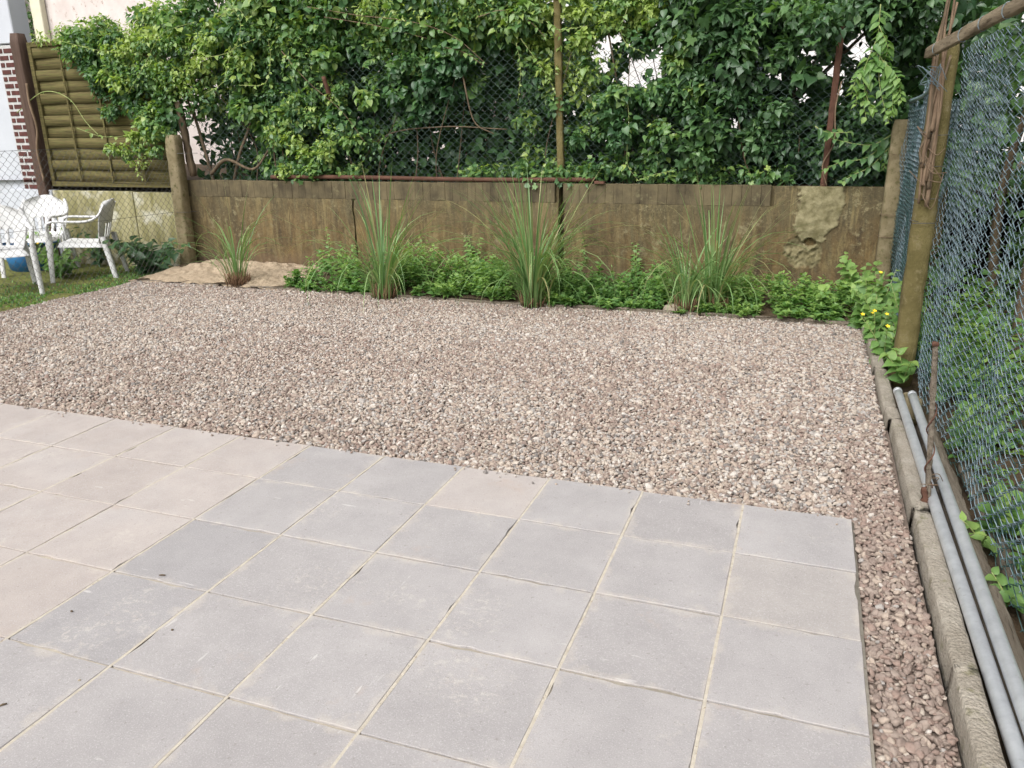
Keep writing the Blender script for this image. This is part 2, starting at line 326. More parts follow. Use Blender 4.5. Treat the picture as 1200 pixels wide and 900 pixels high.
def vnoise(x, y, z=0.0):
    """value noise, vectorised, -1..1"""
    x = np.asarray(x, float); y = np.asarray(y, float); z = np.asarray(z, float)+np.zeros_like(x)
    def h(i, j, k_): return _perm[(_perm[(_perm[i % 512]+j) % 512]+k_) % 512]/255.5-1
    xi, yi, zi = np.floor(x).astype(int), np.floor(y).astype(int), np.floor(z).astype(int)
    fx, fy, fz = x-xi, y-yi, z-zi; s = lambda t: t*t*(3-2*t); fx, fy, fz = s(fx), s(fy), s(fz); r_ = 0
    for a in (0, 1):
        for b in (0, 1):
            for c_ in (0, 1):
                r_ = r_ + h(xi+a, yi+b, zi+c_)*(fx if a else 1-fx)*(fy if b else 1-fy)*(fz if c_ else 1-fz)
    return r_
def fbm(x, y, z=0.0, o=4): return sum(vnoise(x*2**i, y*2**i, np.asarray(z)*2**i+i*7)*0.5**i for i in range(o))

# ------------------------------------------------------------ leaves
def leaf_template(kind):
    if kind == 'ovate': st = [(0.06, 0.20), (0.22, 0.33), (0.44, 0.34), (0.68, 0.22), (0.86, 0.09)]
    elif kind == 'heart': st = [(-0.06, 0.26), (0.10, 0.42), (0.34, 0.43), (0.62, 0.27), (0.84, 0.10)]
    elif kind == 'lance': st = [(0.10, 0.10), (0.26, 0.17), (0.48, 0.18), (0.72, 0.12), (0.88, 0.05)]
    elif kind == 'round': st = [(0.04, 0.22), (0.20, 0.38), (0.46, 0.46), (0.74, 0.38), (0.92, 0.20)]
    if kind == 'lobed':
        ang = np.array([-2.3, -1.75, -1.15, -0.72, -0.32, 0, 0.32, 0.72, 1.15, 1.75, 2.3]); rr = np.array([.30, .44, .34, .60, .42, .78, .42, .60, .34, .44, .30])
        V = [(0, 0.18, 0.0)] + [(rr[i]*math.sin(a), 0.18+rr[i]*math.cos(a), 0.05*math.sin(i*2.4)+0.03) for i, a in enumerate(ang)]
        F = [(0, i+2, i+1) for i in range(len(ang)-1)]
        return np.array(V, float), [np.array(F)]
    V = [(0, 0, 0)]
    for (y_, w_) in st:
        zc = -0.16*y_*y_
        rp = 0.022*math.sin(y_*23); V += [(-w_, y_, zc+0.28*w_+rp), (0, y_, zc), (w_, y_, zc+0.28*w_-rp)]
    V.append((0, 1, -0.22))
    e = len(V)-1; T = [(0, 2, 1), (0, 3, 2), (e-3, e-2, e), (e-2, e-1, e)]; Q = []
    for i in range(len(st)-1):
        b = 1+3*i; Q += [(b, b+1, b+4, b+3), (b+1, b+2, b+5, b+4)]
    return np.array(V, float), [np.array(T), np.array(Q)]
TEMPL = {q: leaf_template(q) for q in ('ovate', 'heart', 'lance', 'round', 'lobed')}
def frames(d, n):
    d = d/(np.linalg.norm(d, axis=1)[:, None]+1e-9)
    x = np.cross(d, n); x /= np.linalg.norm(x, axis=1)[:, None]+1e-9
    z = np.cross(x, d); return x, d, z
class Leaves:
    def __init__(s): s.P, s.D, s.N, s.S, s.T, s.K = [], [], [], [], [], []
    def add(s, P, D, Nn, S, T, kind):
        n = len(P)
        if n == 0: return
        s.P.append(np.asarray(P, float)); s.D.append(np.asarray(D, float)); s.N.append(np.asarray(Nn, float))
        s.S.append(np.broadcast_to(np.asarray(S, float), (n,))); s.T.append(np.broadcast_to(np.asarray(T, float), (n,))); s.K += [kind]*n
    def cat(s):
        return [np.concatenate(q) for q in (s.P, s.D, s.N, s.S, s.T)] + [np.array(s.K)]
    def build(s, name, m, parent=None, n_parts=0, near=None, part_kind=None, part_name='leaf', stuff=True):
        P, D, Nn, S, T, K = s.cat()
        x, d, z = frames(D, Nn); WF = RNG.uniform(0.68, 1.12, len(P)); CF = RNG.uniform(0.2, 2.2, len(P)); off = np.array(parent.location) if parent is not None else np.zeros(3)
        keep = np.ones(len(P), bool)
        if n_parts:
            score = S*1.0 - 0.12*np.linalg.norm(P-CAM, axis=1) + 0.04*vnoise(P[:, 0]*9, P[:, 2]*9)
            idx = np.argsort(-score)[:n_parts]; keep[idx] = False
            bank = {}
            for i in idx:
                key = (K[i], int(T[i]*5.99))
                if key not in bank:
                    V, F = TEMPL[K[i]]; bank[key] = mesh_np(part_name, V, F, m, True, {'tint': np.full(len(V), (key[1]+0.5)/6)})
                o = bpy.data.objects.new(part_name, bank[key]); link(o, parent); q = P[i]-off; e = S[i]; ex = e*WF[i]; ez = e*CF[i]
                o.matrix_local = Matrix(((x[i][0]*ex, d[i][0]*e, z[i][0]*ez, q[0]), (x[i][1]*ex, d[i][1]*e, z[i][1]*ez, q[1]), (x[i][2]*ex, d[i][2]*e, z[i][2]*ez, q[2]), (0, 0, 0, 1)))
        Vs, F3, F4, TT, o = [], [], [], [], 0
        for kd in np.unique(K[keep]):
            ii = np.where(keep & (K == kd))[0]; V, F = TEMPL[kd]; nv = len(V)
            A = V[None, :, :]*S[ii][:, None, None]; A[:, :, 0] *= WF[ii][:, None]; A[:, :, 2] *= CF[ii][:, None]
            Wd = (P[ii]-off)[:, None, :] + A[:, :, 0:1]*x[ii][:, None, :] + A[:, :, 1:2]*d[ii][:, None, :] + A[:, :, 2:3]*z[ii][:, None, :]
            Vs.append(Wd.reshape(-1, 3)); TT.append(np.repeat(T[ii], nv)); base = (np.arange(len(ii))*nv+o)[:, None, None]
            for f in F:
                (F3 if f.shape[1] == 3 else F4).append((f[None]+base).reshape(-1, f.shape[1]))
            o += nv*len(ii)
        fs = ([np.concatenate(F3)] if F3 else []) + ([np.concatenate(F4)] if F4 else [])
        ob = put(name, mesh_np(name, np.concatenate(Vs), fs, m, True, {'tint': np.concatenate(TT)}), parent)
        if stuff: ob['kind'] = 'stuff'
        return ob
def rdir(n, spread=1.0): 
    v_ = RNG.normal(0, spread, (n, 3)); return v_
def clump(L, c, r, n, size, tint, kind, tvar=0.18, flat=None, out=0.9, down=0.5):
    """leaves on and near the skin of a lump; they face outwards and up, tips hang"""
    c = np.asarray(c, float); r = np.asarray(r, float)*np.ones(3)
    u = rdir(n); u /= np.linalg.norm(u, axis=1)[:, None]; rr = RNG.random(n)**0.45
    P = c + u*rr[:, None]*r
    Nn = u*out + np.array([0, -0.35, 0.75]) + rdir(n, 0.35); D = u*0.7 + np.array([0, -0.25, -down]) + rdir(n, 0.55)
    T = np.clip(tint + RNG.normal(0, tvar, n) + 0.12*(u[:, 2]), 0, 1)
    L.add(P, D, Nn, size*RNG.uniform(0.6, 1.3, n), T, kind)
def shoot(L, pts, n, size, tint, kind, paired=True):
    """leaves in pairs along a stem curve; returns the curve"""
    C = bez(pts, 12); t = np.linspace(0.12, 0.99, n)*(len(C)-1); i = t.astype(int); P = C[i]
    T_ = np.gradient(C, axis=0)[i]; T_ /= np.linalg.norm(T_, axis=1)[:, None]+1e-9
    side = np.cross(T_, np.array([0, -0.5, 0.85])); side /= np.linalg.norm(side, axis=1)[:, None]+1e-9
    sg = np.where(np.arange(n) % 2, 1.0, -1.0)[:, None]
    D = side*sg*0.9 + T_*0.5 + rdir(n, 0.22) + np.array([0, 0, -0.15]); Nn = np.array([0, -0.45, 0.8]) + rdir(n, 0.25)
    s_ = size*np.linspace(1.1, 0.55, n)*RNG.uniform(0.8, 1.2, n)
    L.add(P, D, Nn, s_, np.clip(tint+np.linspace(-0.1, 0.2, n)+RNG.normal(0, 0.08, n), 0, 1), kind)
    return C

# ================================================================= SETTING
def grid_sheet(name, x0, x1, y0, y1, nx, ny, hf, m, kind='structure', parent=None, skirt=0.0, mask=None):
    X, Y = np.meshgrid(np.linspace(x0, x1, nx+1), np.linspace(y0, y1, ny+1)); Z = hf(X, Y)
    V = np.stack([X, Y, Z], -1).reshape(-1, 3); i = (np.arange(ny)[:, None]*(nx+1)+np.arange(nx)[None]).ravel()
    F = np.stack([i, i+1, i+nx+2, i+nx+1], 1)
    o = put(name, mesh_np(name, local(parent, V), [F], m, True), parent)
    if kind: o['kind'] = kind
    return o
WY = 4.24; WT = 0.94; GB = 3.30            # wall face, wall top, back edge of the gravel
def ground_h(X, Y): return -0.16 + 0*X
grid_sheet('ground', -60, 60, -60, 60, 8, 8, ground_h, M['soil'])
def rg_h(X, Y): return 0.90 + 0.03*fbm(X*1.3, Y*1.3)
grid_sheet('raised_ground', -30, 12, WY+0.14, 40, 84, 70, rg_h, M['soil'])
def lawn_h(X, Y): return -0.06 + 0.02*fbm(X*2.2, Y*2.2) + 0.012*fbm(X*9, Y*9, 3.0, 2)
grid_sheet('mossy_lawn', -14, -6.70, -2.5, 4.33, 120, 110, lawn_h, M['moss'])
def rlawn_h(X, Y): return -0.05 + 0.025*fbm(X*2.5, Y*2.5, 9.0)
grid_sheet('neighbour_ground', 0.27, 6.0, -2.5, 4.26, 90, 90, rlawn_h, M['soil'])
def grav_h(X, Y): 
    strip = np.clip((X-0.0)/0.03, 0, 1)*np.clip((0.02-Y)/0.05, 0, 1)
    return -0.016 + 0.010*fbm(X*1.1, Y*1.1, 5.0, 3) + 0.006*fbm(X*3.5, Y*3.5, 2.0, 2) - 0.001*strip + 0.004*np.clip(Y-2.2, 0, 1)
grid_sheet('gravel_bed', -6.72, 0.20, -2.5, GB+0.02, 140, 120, lambda X, Y: grav_h(X, Y)-0.007-0.030*((X < 0.0) & (Y < 0.012)), M['gravel_base'])
def bed_h(X, Y):
    base = 0.004 + 0.02*fbm(X*2.5, Y*2.5, 4.0)
    return base + 0.05*np.clip((Y-GB)/0.9, 0, 1)
grid_sheet('bed_soil', -6.70, 0.36, GB, WY+0.02, 130, 24, bed_h, M['soil'])
def sand_h(X, Y):
    dx = (X+5.85)/0.95; dy = (Y-4.02)/0.80; b = np.exp(-(dx**4)*1.1-(dy**2)*1.4)
    return -0.03 + 0.135*b*(1+0.18*fbm(X*4, Y*4, 1.0)) + 0.014*fbm(X*12, Y*12, 2.0, 4)
grid_sheet('sand_heap', -6.76, -4.75, 3.26, WY+0.02, 180, 88, sand_h, M['sand'])

# ---- patio: sand joints with one object per slab
S_ = 0.4
patio = put('patio', mesh_np('patio', [(-6.6, -2.8, -0.0065), (0.004, -2.8, -0.0065), (0.004, 0.004, -0.0065), (-6.6, 0.004, -0.0065), (-6.6, -2.8, -0.06), (0.004, -2.8, -0.06), (0.004, 0.004, -0.06), (-6.6, 0.004, -0.06)],
            [np.array([(0, 1, 2, 3), (1, 5, 6, 2), (3, 2, 6, 7), (0, 3, 7, 4), (0, 4, 5, 1)])], M['joint_sand'])); tag(patio, kind='structure')
def slab_mesh(sd):
    r_ = random.Random(sd); bm = bmesh.new(); h = 0.1962
    # outline with slightly nibbled edges
    pts = []
    for (ax, ay, bx, by) in ((-h, -h, h, -h), (h, -h, h, h), (h, h, -h, h), (-h, h, -h, -h)):
        for q in range(9):
            t = q/9; e = 0 if q == 0 else r_.uniform(-0.0011, 0.0004); nx, ny = (by-ay)/(2*h), -(bx-ax)/(2*h)
            if q and r_.random() < 0.05: e -= r_.uniform(0.002, 0.008)
            pts.append((ax+(bx-ax)*t+nx*e, ay+(by-ay)*t+ny*e))
    top = [bm.verts.new((x*0.9915, y*0.9915, 0)) for x, y in pts]; mid = [bm.verts.new((x, y, -0.0022)) for x, y in pts]; bot = [bm.verts.new((x, y, -0.035)) for x, y in pts]
    bm.faces.new(top); n = len(pts)
    for i in range(n):
        j = (i+1) % n
        bm.faces.new((mid[i], mid[j], top[j], top[i])); bm.faces.new((bot[i], bot[j], mid[j], mid[i]))
    me = bpy.data.meshes.new('slab'); bm.to_mesh(me); bm.free(); me.materials.append(M['slab']); return me
SLABS = [slab_mesh(i) for i in range(8)]
r_ = random.Random(5)
for row in range(0, 7):
    for c_ in range(0, 16):
        o = bpy.data.objects.new('slab', SLABS[r_.randrange(8)]); link(o, patio)
        o.location = (-(c_+0.5)*S_ + r_.uniform(-.0012, .0012), -(row+0.5)*S_ + r_.uniform(-.0012, .0012), r_.uniform(-0.0016, 0.0016))
        o.rotation_euler = (r_.uniform(-.003, .003), r_.uniform(-.003, .003), r_.choice((0, 1, 2, 3))*math.pi/2 + r_.uniform(-.004, .004))
        g = r_.uniform(-0.016, 0.016)
        col = [0.330+g, 0.309+g, 0.303+g]
        if c_ >= 6 + (1 if row >= 4 else 0)*0: col = [0.385+g, 0.338+g, 0.312+g]
        if (c_, row) == (3, 0): col = [0.395, 0.350, 0.325]
        if (c_, row) == (0, 1): col = [0.345, 0.317, 0.300]
        if row >= 4 and c_ >= 6: col = [0.350+g, 0.317+g, 0.310+g]
        if (c_, row) in ((5, 2), (6, 3), (5, 3)): col = [0.305, 0.288, 0.286] if c_ < 6 else col
        o.color = (*col, 1)
# sand brushed into the long joints stands nearly flush
Vj, Fj = [], []
for c_ in range(1, 16):
    n = 90; x0 = -c_*S_
    for i in range(n+1):
        y = -2.8 + 2.8*i/n; z = -0.0010 + 0.0007*math.sin(i*1.7+c_)*math.sin(i*.43+c_*2) - 0.0022*max(0, float(vnoise(i*.11, c_*3.7))-0.1)*2
        Vj += [(x0-0.0048, y, z), (x0+0.0048, y, z)]
    b = (c_-1)*(n+1)*2
    Fj += [(b+2*i, b+2*i+1, b+2*i+3, b+2*i+2) for i in range(n)]
put('joint_filling', mesh_np('joint_filling', Vj, [np.array(Fj)], M['joint_sand']), patio)['kind'] = 'stuff'

# ---- gravel: one pebble per point, four stone shapes made inside the node group
def make_gravel():
    pts = []
    def lay(x0, x1, y0, y1, sp):
        nx, ny = int((x1-x0)/sp), int((y1-y0)/sp)
        X, Y = np.meshgrid(np.linspace(x0, x1, nx), np.linspace(y0, y1, ny)); X = X.ravel(); Y = Y.ravel()
        pts.append(np.stack([X+RNG.uniform(-.6, .6, len(X))*sp, Y+RNG.uniform(-.6, .6, len(X))*sp], 1))
    lay(-6.70, 0.175, 0.012, GB-0.012, 0.0118); lay(0.012, 0.185, -2.2, 0.012, 0.0122)
    XY = np.concatenate(pts); n = len(XY)
    wob = 0.035*fbm(XY[:, 1]*1.5, 0*XY[:, 1], 3.0); kx = np.where(XY[:, 0] > -3, XY[:, 0], 0)
    ok = (XY[:, 0] > -6.66+0.6*wob) & ~((XY[:, 0] < 0.008) & (XY[:, 1] < 0.012)); XY = XY[ok]; n = len(XY)
    Z = grav_h(XY[:, 0], XY[:, 1]) + RNG.uniform(-0.006, 0.007, n)
    ns_ = 90; sx_ = RNG.uniform(-6.3, 0, ns_); sy_ = -np.abs(RNG.normal(0, 0.035, ns_)); XY = np.concatenate([XY, np.stack([sx_, sy_], 1)]); Z = np.concatenate([Z, np.full(ns_, 0.004)]); n = len(XY)
    s = np.exp(RNG.normal(0, 0.30, n))*0.0077*np.where(XY[:, 1] < 0.1, 1.1, 1.0); s = np.clip(s, 0.0038, 0.018)
    sc = np.stack([s*RNG.uniform(1.0, 1.45, n), s*RNG.uniform(0.75, 1.05, n), s*RNG.uniform(0.45, 0.8, n)], 1)
    s[-ns_:] *= 0.6; sc[-ns_:] *= 0.6
    rot = np.stack([RNG.normal(0, 0.5, n), RNG.normal(0, 0.5, n), RNG.uniform(0, 6.283, n)], 1)
    tint = (RNG.random(n) + 0.0)
    # some stretches carry more brown stones
    strip = (XY[:, 0] > -0.02) & (XY[:, 1] < 0.35+0.4*RNG.random(n))
    brown = (fbm(XY[:, 0]*0.9, XY[:, 1]*1.3, 8.0, 3) > 0.15) | ((XY[:, 0] > -0.05) & (XY[:, 1] < 0.9))
    sw = (brown & (RNG.random(n) < 0.30)) | (strip & (RNG.random(n) < 0.75)); tint[sw] = RNG.choice([0.45, 0.72, 0.72, 0.1, 0.97, 0.5, 0.97], sw.sum())
    me = bpy.data.meshes.new('gravel'); me.vertices.add(n)
    me.vertices.foreach_set('co', np.column_stack([XY, Z]).astype(np.float32).ravel())
    for an, tp, key, av in (('rot', 'FLOAT_VECTOR', 'vector', rot), ('scl', 'FLOAT_VECTOR', 'vector', sc), ('tint', 'FLOAT', 'value', tint)):
        a = me.attributes.new(an, tp, 'POINT'); a.data.foreach_set(key, np.asarray(av, np.float32).ravel())
    a = me.attributes.new('shape', 'INT', 'POINT'); a.data.foreach_set('value', RNG.integers(0, 5, n).astype(np.int32))
    me.update(); me.materials.append(M['pebble']); o = put('gravel', me)
    tag(o, 'pinkish beige pea gravel spread between the paving and the back bed', 'gravel', kind='stuff')
    g = bpy.data.node_groups.new('pebbles', 'GeometryNodeTree')
    g.interface.new_socket('Geometry', in_out='INPUT', socket_type='NodeSocketGeometry'); g.interface.new_socket('Geometry', in_out='OUTPUT', socket_type='NodeSocketGeometry')
    nd = g.nodes.new; lk = g.links.new; gi = nd('NodeGroupInput'); go = nd('NodeGroupOutput')
    join = nd('GeometryNodeJoinGeometry')
    for i in range(5):
        ic = nd('GeometryNodeMeshIcoSphere'); ic.inputs['Radius'].default_value = 1.0; ic.inputs['Subdivisions'].default_value = 2
        ps = nd('GeometryNodeInputPosition'); ad = nd('ShaderNodeVectorMath'); ad.operation = 'ADD'; ad.inputs[1].default_value = (i*7.3, i*3.1, i*5.7)
        nz = nd('ShaderNodeTexNoise'); nz.inputs['Scale'].default_value = 0.95; nz.inputs['Detail'].default_value = 1.5
        sb = nd('ShaderNodeVectorMath'); sb.operation = 'SUBTRACT'; sb.inputs[1].default_value = (.5, .5, .5)
        sl = nd('ShaderNodeVectorMath'); sl.operation = 'SCALE'; sl.inputs['Scale'].default_value = 1.15
        sp = nd('GeometryNodeSetPosition'); ss = nd('GeometryNodeSetShadeSmooth'); sm = nd('GeometryNodeSetMaterial'); sm.inputs['Material'].default_value = M['pebble']
        gt = nd('GeometryNodeGeometryToInstance')
        lk(ps.outputs[0], ad.inputs[0]); lk(ad.outputs[0], nz.inputs['Vector']); lk(nz.outputs['Color'], sb.inputs[0]); lk(sb.outputs[0], sl.inputs[0])
        lk(ic.outputs['Mesh'], sp.inputs['Geometry']); lk(sl.outputs[0], sp.inputs['Offset']); lk(sp.outputs[0], ss.inputs[0]); lk(ss.outputs[0], sm.inputs[0]); lk(sm.outputs[0], gt.inputs[0]); lk(gt.outputs[0], join.inputs[0])
    ip = nd('GeometryNodeInstanceOnPoints'); ip.inputs['Pick Instance'].default_value = True
    lk(gi.outputs[0], ip.inputs['Points']); lk(join.outputs[0], ip.inputs['Instance']); lk(ip.outputs[0], go.inputs[0])
    def na(name, tp):
        q = nd('GeometryNodeInputNamedAttribute'); q.data_type = tp; q.inputs['Name'].default_value = name; return q.outputs[0]
    er = nd('FunctionNodeEulerToRotation'); lk(na('rot', 'FLOAT_VECTOR'), er.inputs[0]); lk(er.outputs[0], ip.inputs['Rotation'])
    lk(na('scl', 'FLOAT_VECTOR'), ip.inputs['Scale']); lk(na('shape', 'INT'), ip.inputs['Instance Index'])
    md = o.modifiers.new('pebbles', 'NODES'); md.node_group = g
make_gravel()

# ---- concrete kerb along the right side, stone by stone
kerb = bpy.data.objects.new('kerb', None); link(kerb); tag(kerb, kind='structure')
ys = [-2.4, -0.92, 0.06, 1.06, 1.24, 2.04, 2.9, 3.4]; r_ = random.Random(2)
for i in range(len(ys)-1):
    y0, y1 = ys[i]+0.0015, ys[i+1]-0.0015; n = max(6, int((y1-y0)/0.03)); top = 0.054 + r_.uniform(-0.008, 0.008) - (0.02 if ys[i] > 1.1 else 0); dx = r_.uniform(-0.006, 0.006); sl = r_.uniform(-0.012, 0.012)
    xo = 0.205 - 0.012*max(0, ys[i])**0.8
    prof = [(-0.003, -0.12), (0.0, 0.0), (0.002, 0.80), (0.006, 1.0), (0.022, 1.02), (0.042, 1.01), (0.060, 0.98), (0.066, 0.80), (0.068, -0.12)]
    V = []
    for j in range(n+1):
        y = y0+(y1-y0)*j/n
        for (px, pz) in prof:
            e = 0.0016*fbm(y*22, px*60, i*3.0+pz)*(0 if pz < 0 else 1); z = pz*top if pz >= 0 else -0.12
            V.append((xo+dx*.5+sl*.4*(j/n)+px+e, y, z + (0.0022*fbm(y*30, px*60, i+9.0) if pz > 0.5 else 0)))
    k8 = len(prof); F = [(j*k8+q, j*k8+q+1, (j+1)*k8+q+1, (j+1)*k8+q) for j in range(n) for q in range(k8-1)]
    F = [tuple(reversed(f)) for f in F]
    me = mesh_np('kerb_stone', V, [np.array(F)], M['kerb_concrete']); bm = bmesh.new(); bm.from_mesh(me)
    bmesh.ops.holes_fill(bm, edges=bm.edges[:], sides=0); bmesh.ops.recalc_face_normals(bm, faces=bm.faces[:]); bm.to_mesh(me); bm.free()
    put('kerb_stone', me, kerb)
# thin board edging at the back of the gravel
edging = bpy.data.objects.new('bed_edging', None); link(edging); tag(edging, kind='structure')
xs = [-6.62, -5.3, -4.5, -3.2, -2.05, -1.0, 0.16]
for i in range(len(xs)-1):
    zt = r_.uniform(0.004, 0.018); rough_bar('edging_board', (xs[i]+0.01, GB+0.012+r_.uniform(-.012, .012), zt-0.03), (xs[i+1]-0.01, GB+0.012+r_.uniform(-.012, .012), zt-0.03), 0.026, 0.07, M['old_timber'], edging, 0.003, 16, 0.002, seed=i)

# ================================================================= RETAINING WALL
wall = root('retaining_wall', (-3.2, WY+0.07, 0), 'long brown stained concrete retaining wall behind the planting bed', 'wall')
wl = np.array(wall.location)
def wx(px, py=260): return GY(px, py, WY)[0]
edges = [-6.74, wx(415), wx(657, 255), wx(905), 0.75]
for pi in range(4):
    x0 = edges[pi] + (0.010 if pi else 0) + (0.020 if pi == 2 else 0); x1 = edges[pi+1] - (0.010 if pi < 3 else 0) - (0.020 if pi == 1 else 0); z0, z1 = -0.12, (WT-0.004 if pi == 3 else WT-0.174)
    if pi == 2: x1 += 0.010
    if pi == 3: x0 -= 0.0095
    res = 0.0105 if pi == 3 else 0.020; nx, nz = int((x1-x0)/res), int((z1-z0)/res)
    X, Z = np.meshgrid(np.linspace(x0, x1, nx+1), np.linspace(z0, z1, nz+1))
    Yd = 0.004*fbm(X*3, Z*3, pi*5.0) + 0.0025*fbm(X*14, Z*14, 1.0)
    patch = np.zeros_like(X)
    ed = np.minimum(X-x0, x1-X) if pi < 2 else np.where(pi == 2, X-x0, x1-X); Yd = Yd + 0.02*np.clip(1-ed/0.03, 0, 1)*(0.6+0.6*fbm(X*9, Z*9, 4.0))
    if pi == 3:
        nzz = fbm(X*8, Z*8, 2.0)*0.075 + fbm(X*30, Z*30, 6.0)*0.035
        a = GY(958, 225, WY); b = GY(955, 275, WY); h = GY(942, 300, WY)
        rx = 0.150 + 0.16*(Z-b[2])
        d1 = ((X-(a[0]+b[0])/2)/rx)**2 + ((Z-(a[2]+b[2])/2-0.08)/0.42)**2 + nzz*5
        m1 = np.clip((1.0-d1)*9, 0, 1)*(Z > b[2]-0.06)
        d2 = ((X-h[0])/0.16)**2 + ((Z-h[2]-0.03)/0.135)**2 + nzz*5; m2 = np.clip((1.0-d2)*7, 0, 1)*(1-m1)
        Yd = Yd - 0.014*m1*(1+0.5*fbm(X*12, Z*12, 8.0)) + m2*(0.012+0.022*fbm(X*30, Z*30, 3.0))
        hole = GY(950, 284, WY); d3 = ((X-hole[0])/0.05)**2 + ((Z-hole[2])/0.03)**2 + nzz*8; Yd = Yd + 0.07*np.clip((1-d3)*4, 0, 1)
        patch = np.clip(m1+m2*0.8, 0, 1)
    V = np.stack([X, WY+Yd, Z], -1).reshape(-1, 3)-wl; i = (np.arange(nz)[:, None]*(nx+1)+np.arange(nx)[None]).ravel(); F = np.stack([i, i+1, i+nx+2, i+nx+1], 1)
    put('wall_panel', mesh_np('wall_panel', V, [F], M['wall_concrete'], True, {'patch': patch.ravel()}), wall)
for x0_, x1_ in ((-6.76, edges[2]-0.032), (edges[2]+0.032, 0.76)): box('wall_core', (x0_, WY+0.045, -0.14), (x1_, WY+0.16, WT-0.012), M['wall_concrete'], wall)
box('wall_pier', (edges[2]-0.08, WY+0.165, -0.14), (edges[2]+0.08, WY+0.25, WT-0.012), M['wall_brick'], wall)
# soldier course of bricks on the crown
bw = 0.0795; n = int((0.74+6.72)/bw); bm_ = [box_me('brick', (-bw/2+0.0004, -0.001, -0.0885), (bw/2-0.0004, 0.07, 0.085), M['wall_brick'], 0.0022, 0.0008, q) for q in range(6)]
for i in range(n):
    x = -6.70+(i+0.5)*bw
    if abs(x-edges[2]) < 0.05 or x > edges[3]-0.04: continue
    o = bpy.data.objects.new('brick', bm_[r_.randrange(6)]); link(o, wall)
    o.location = Vector((x, WY+r_.uniform(-0.002, 0.004), WT-0.086+r_.uniform(-0.003, 0.003)))-wall.location; o.rotation_euler = (r_.uniform(-.008, .008), 0, r_.uniform(-.012, .012))
# low painted wall on the left, behind the chairs
lw = root('low_wall', (-7.9, 4.40, -0.1), 'low yellowish limewashed wall under the wooden fence panel', 'wall')
for i, (x0, x1) in enumerate(((-9.6, -8.86), (-8.85, -7.62), (-7.615, -6.80))):
    box('wall_panel', (x0, 4.36+0.004*i, -0.2), (x1, 4.48, 0.80-0.006*i), M['limewash'] if i else M['render_white'], lw, 0.006)

# rusty pipe lying on the wall
pa, pb = GY(318, 207.5, WY+0.03), GY(697, 211, WY+0.03); pts = [pa+(pb-pa)*t+np.array([0, 0.006*math.sin(t*9), 0.006*math.sin(t*7)]) for t in np.linspace(0, 1, 24)]
o = tube('rusty_pipe', [(p[0], WY+0.03, max(p[2], WT+0.014)) for p in pts], 0.021, M['rust'], None, 10); tag(o, 'long rusty steel pipe lying along the top of the retaining wall', 'pipe')
a = GY(703, 215, WY+0.01); o = box('brick_shard', (a[0]-.045, WY-0.03, WT-0.003), (a[0]+.045, WY+0.03, WT+0.022), M['rust'], None, 0.006, 0.004); tag(o, 'small broken terracotta shard lying past the end of the rusty pipe', 'shard')

# ================================================================= POSTS
def post(name, a, b, wd, m, label, n=26, seed=0, cat='post', bev=0.014):
    o = root(name, a, label, cat); rough_bar('shaft', a, b, wd, wd, m, o, bev, n, 0.0022, (0, 1, 0), seed); return o
def wrap_wire(parent, c, wd, r=0.0022, m='wire_grey', turns=1, tail=0.0):
    q = wd/2+0.004; P = []
    for t in range(turns):
        dz = t*0.006
        P += [(c[0]-q, c[1]-q, c[2]+dz), (c[0]+q, c[1]-q, c[2]+0.004+dz), (c[0]+q, c[1]+q, c[2]+dz), (c[0]-q, c[1]+q, c[2]+dz), (c[0]-q, c[1]-q, c[2]+0.003+dz)]
    if tail: P += [(c[0]-q-0.01, c[1]-q-0.02, c[2]+0.02), (c[0]-q+tail, c[1]-q-0.015, c[2]+0.01)]
    return tube('tie_wire', P, r, M[m], parent, 5)
a = GY(222, 313, 4.12); b = GY(201, 158, 4.12); lp = post('concrete_post', (a[0], 4.12, -0.05), (b[0], 4.14, b[2]), 0.135, M['post_concrete_pale'], 'pale olive concrete fence post where the left wire fence meets the wall', seed=1)
for py in (249, 180): q = GY(214, py, 4.05); wrap_wire(lp, (q[0], 4.12, q[2]), 0.137)
a = GY(1031, 338, 4.16); b = GY(1057, 140, 4.16); fp = post('concrete_post', (a[0], 4.16, 0.0), (b[0]+0.0, 4.17, b[2]), 0.118, M['post_concrete_pale'], 'mossy concrete post at the right end of the retaining wall', seed=2)
for z in (0.55, 0.72, 1.18): wrap_wire(fp, (a[0]+(b[0]-a[0])*z/1.4, 4.16, z), 0.122, 0.002, 'dry_vine', 1, 0.05)
NP0, NP1 = np.array((0.336, 2.0, -0.06)), np.array((0.338, 2.02, 1.86))
npst = post('concrete_post', NP0, NP1, 0.112, M['post_concrete'], 'green stained concrete post wound with dry vines beside the gravel kerb', seed=3, bev=0.02)
for z, tl in ((1.03, 0.0), (1.2, 0.05), (1.36, 0.04), (0.9, 0.03)): wrap_wire(npst, (0.337, 2.0, z), 0.116, 0.0022, 'wire_grey', 1, tl)
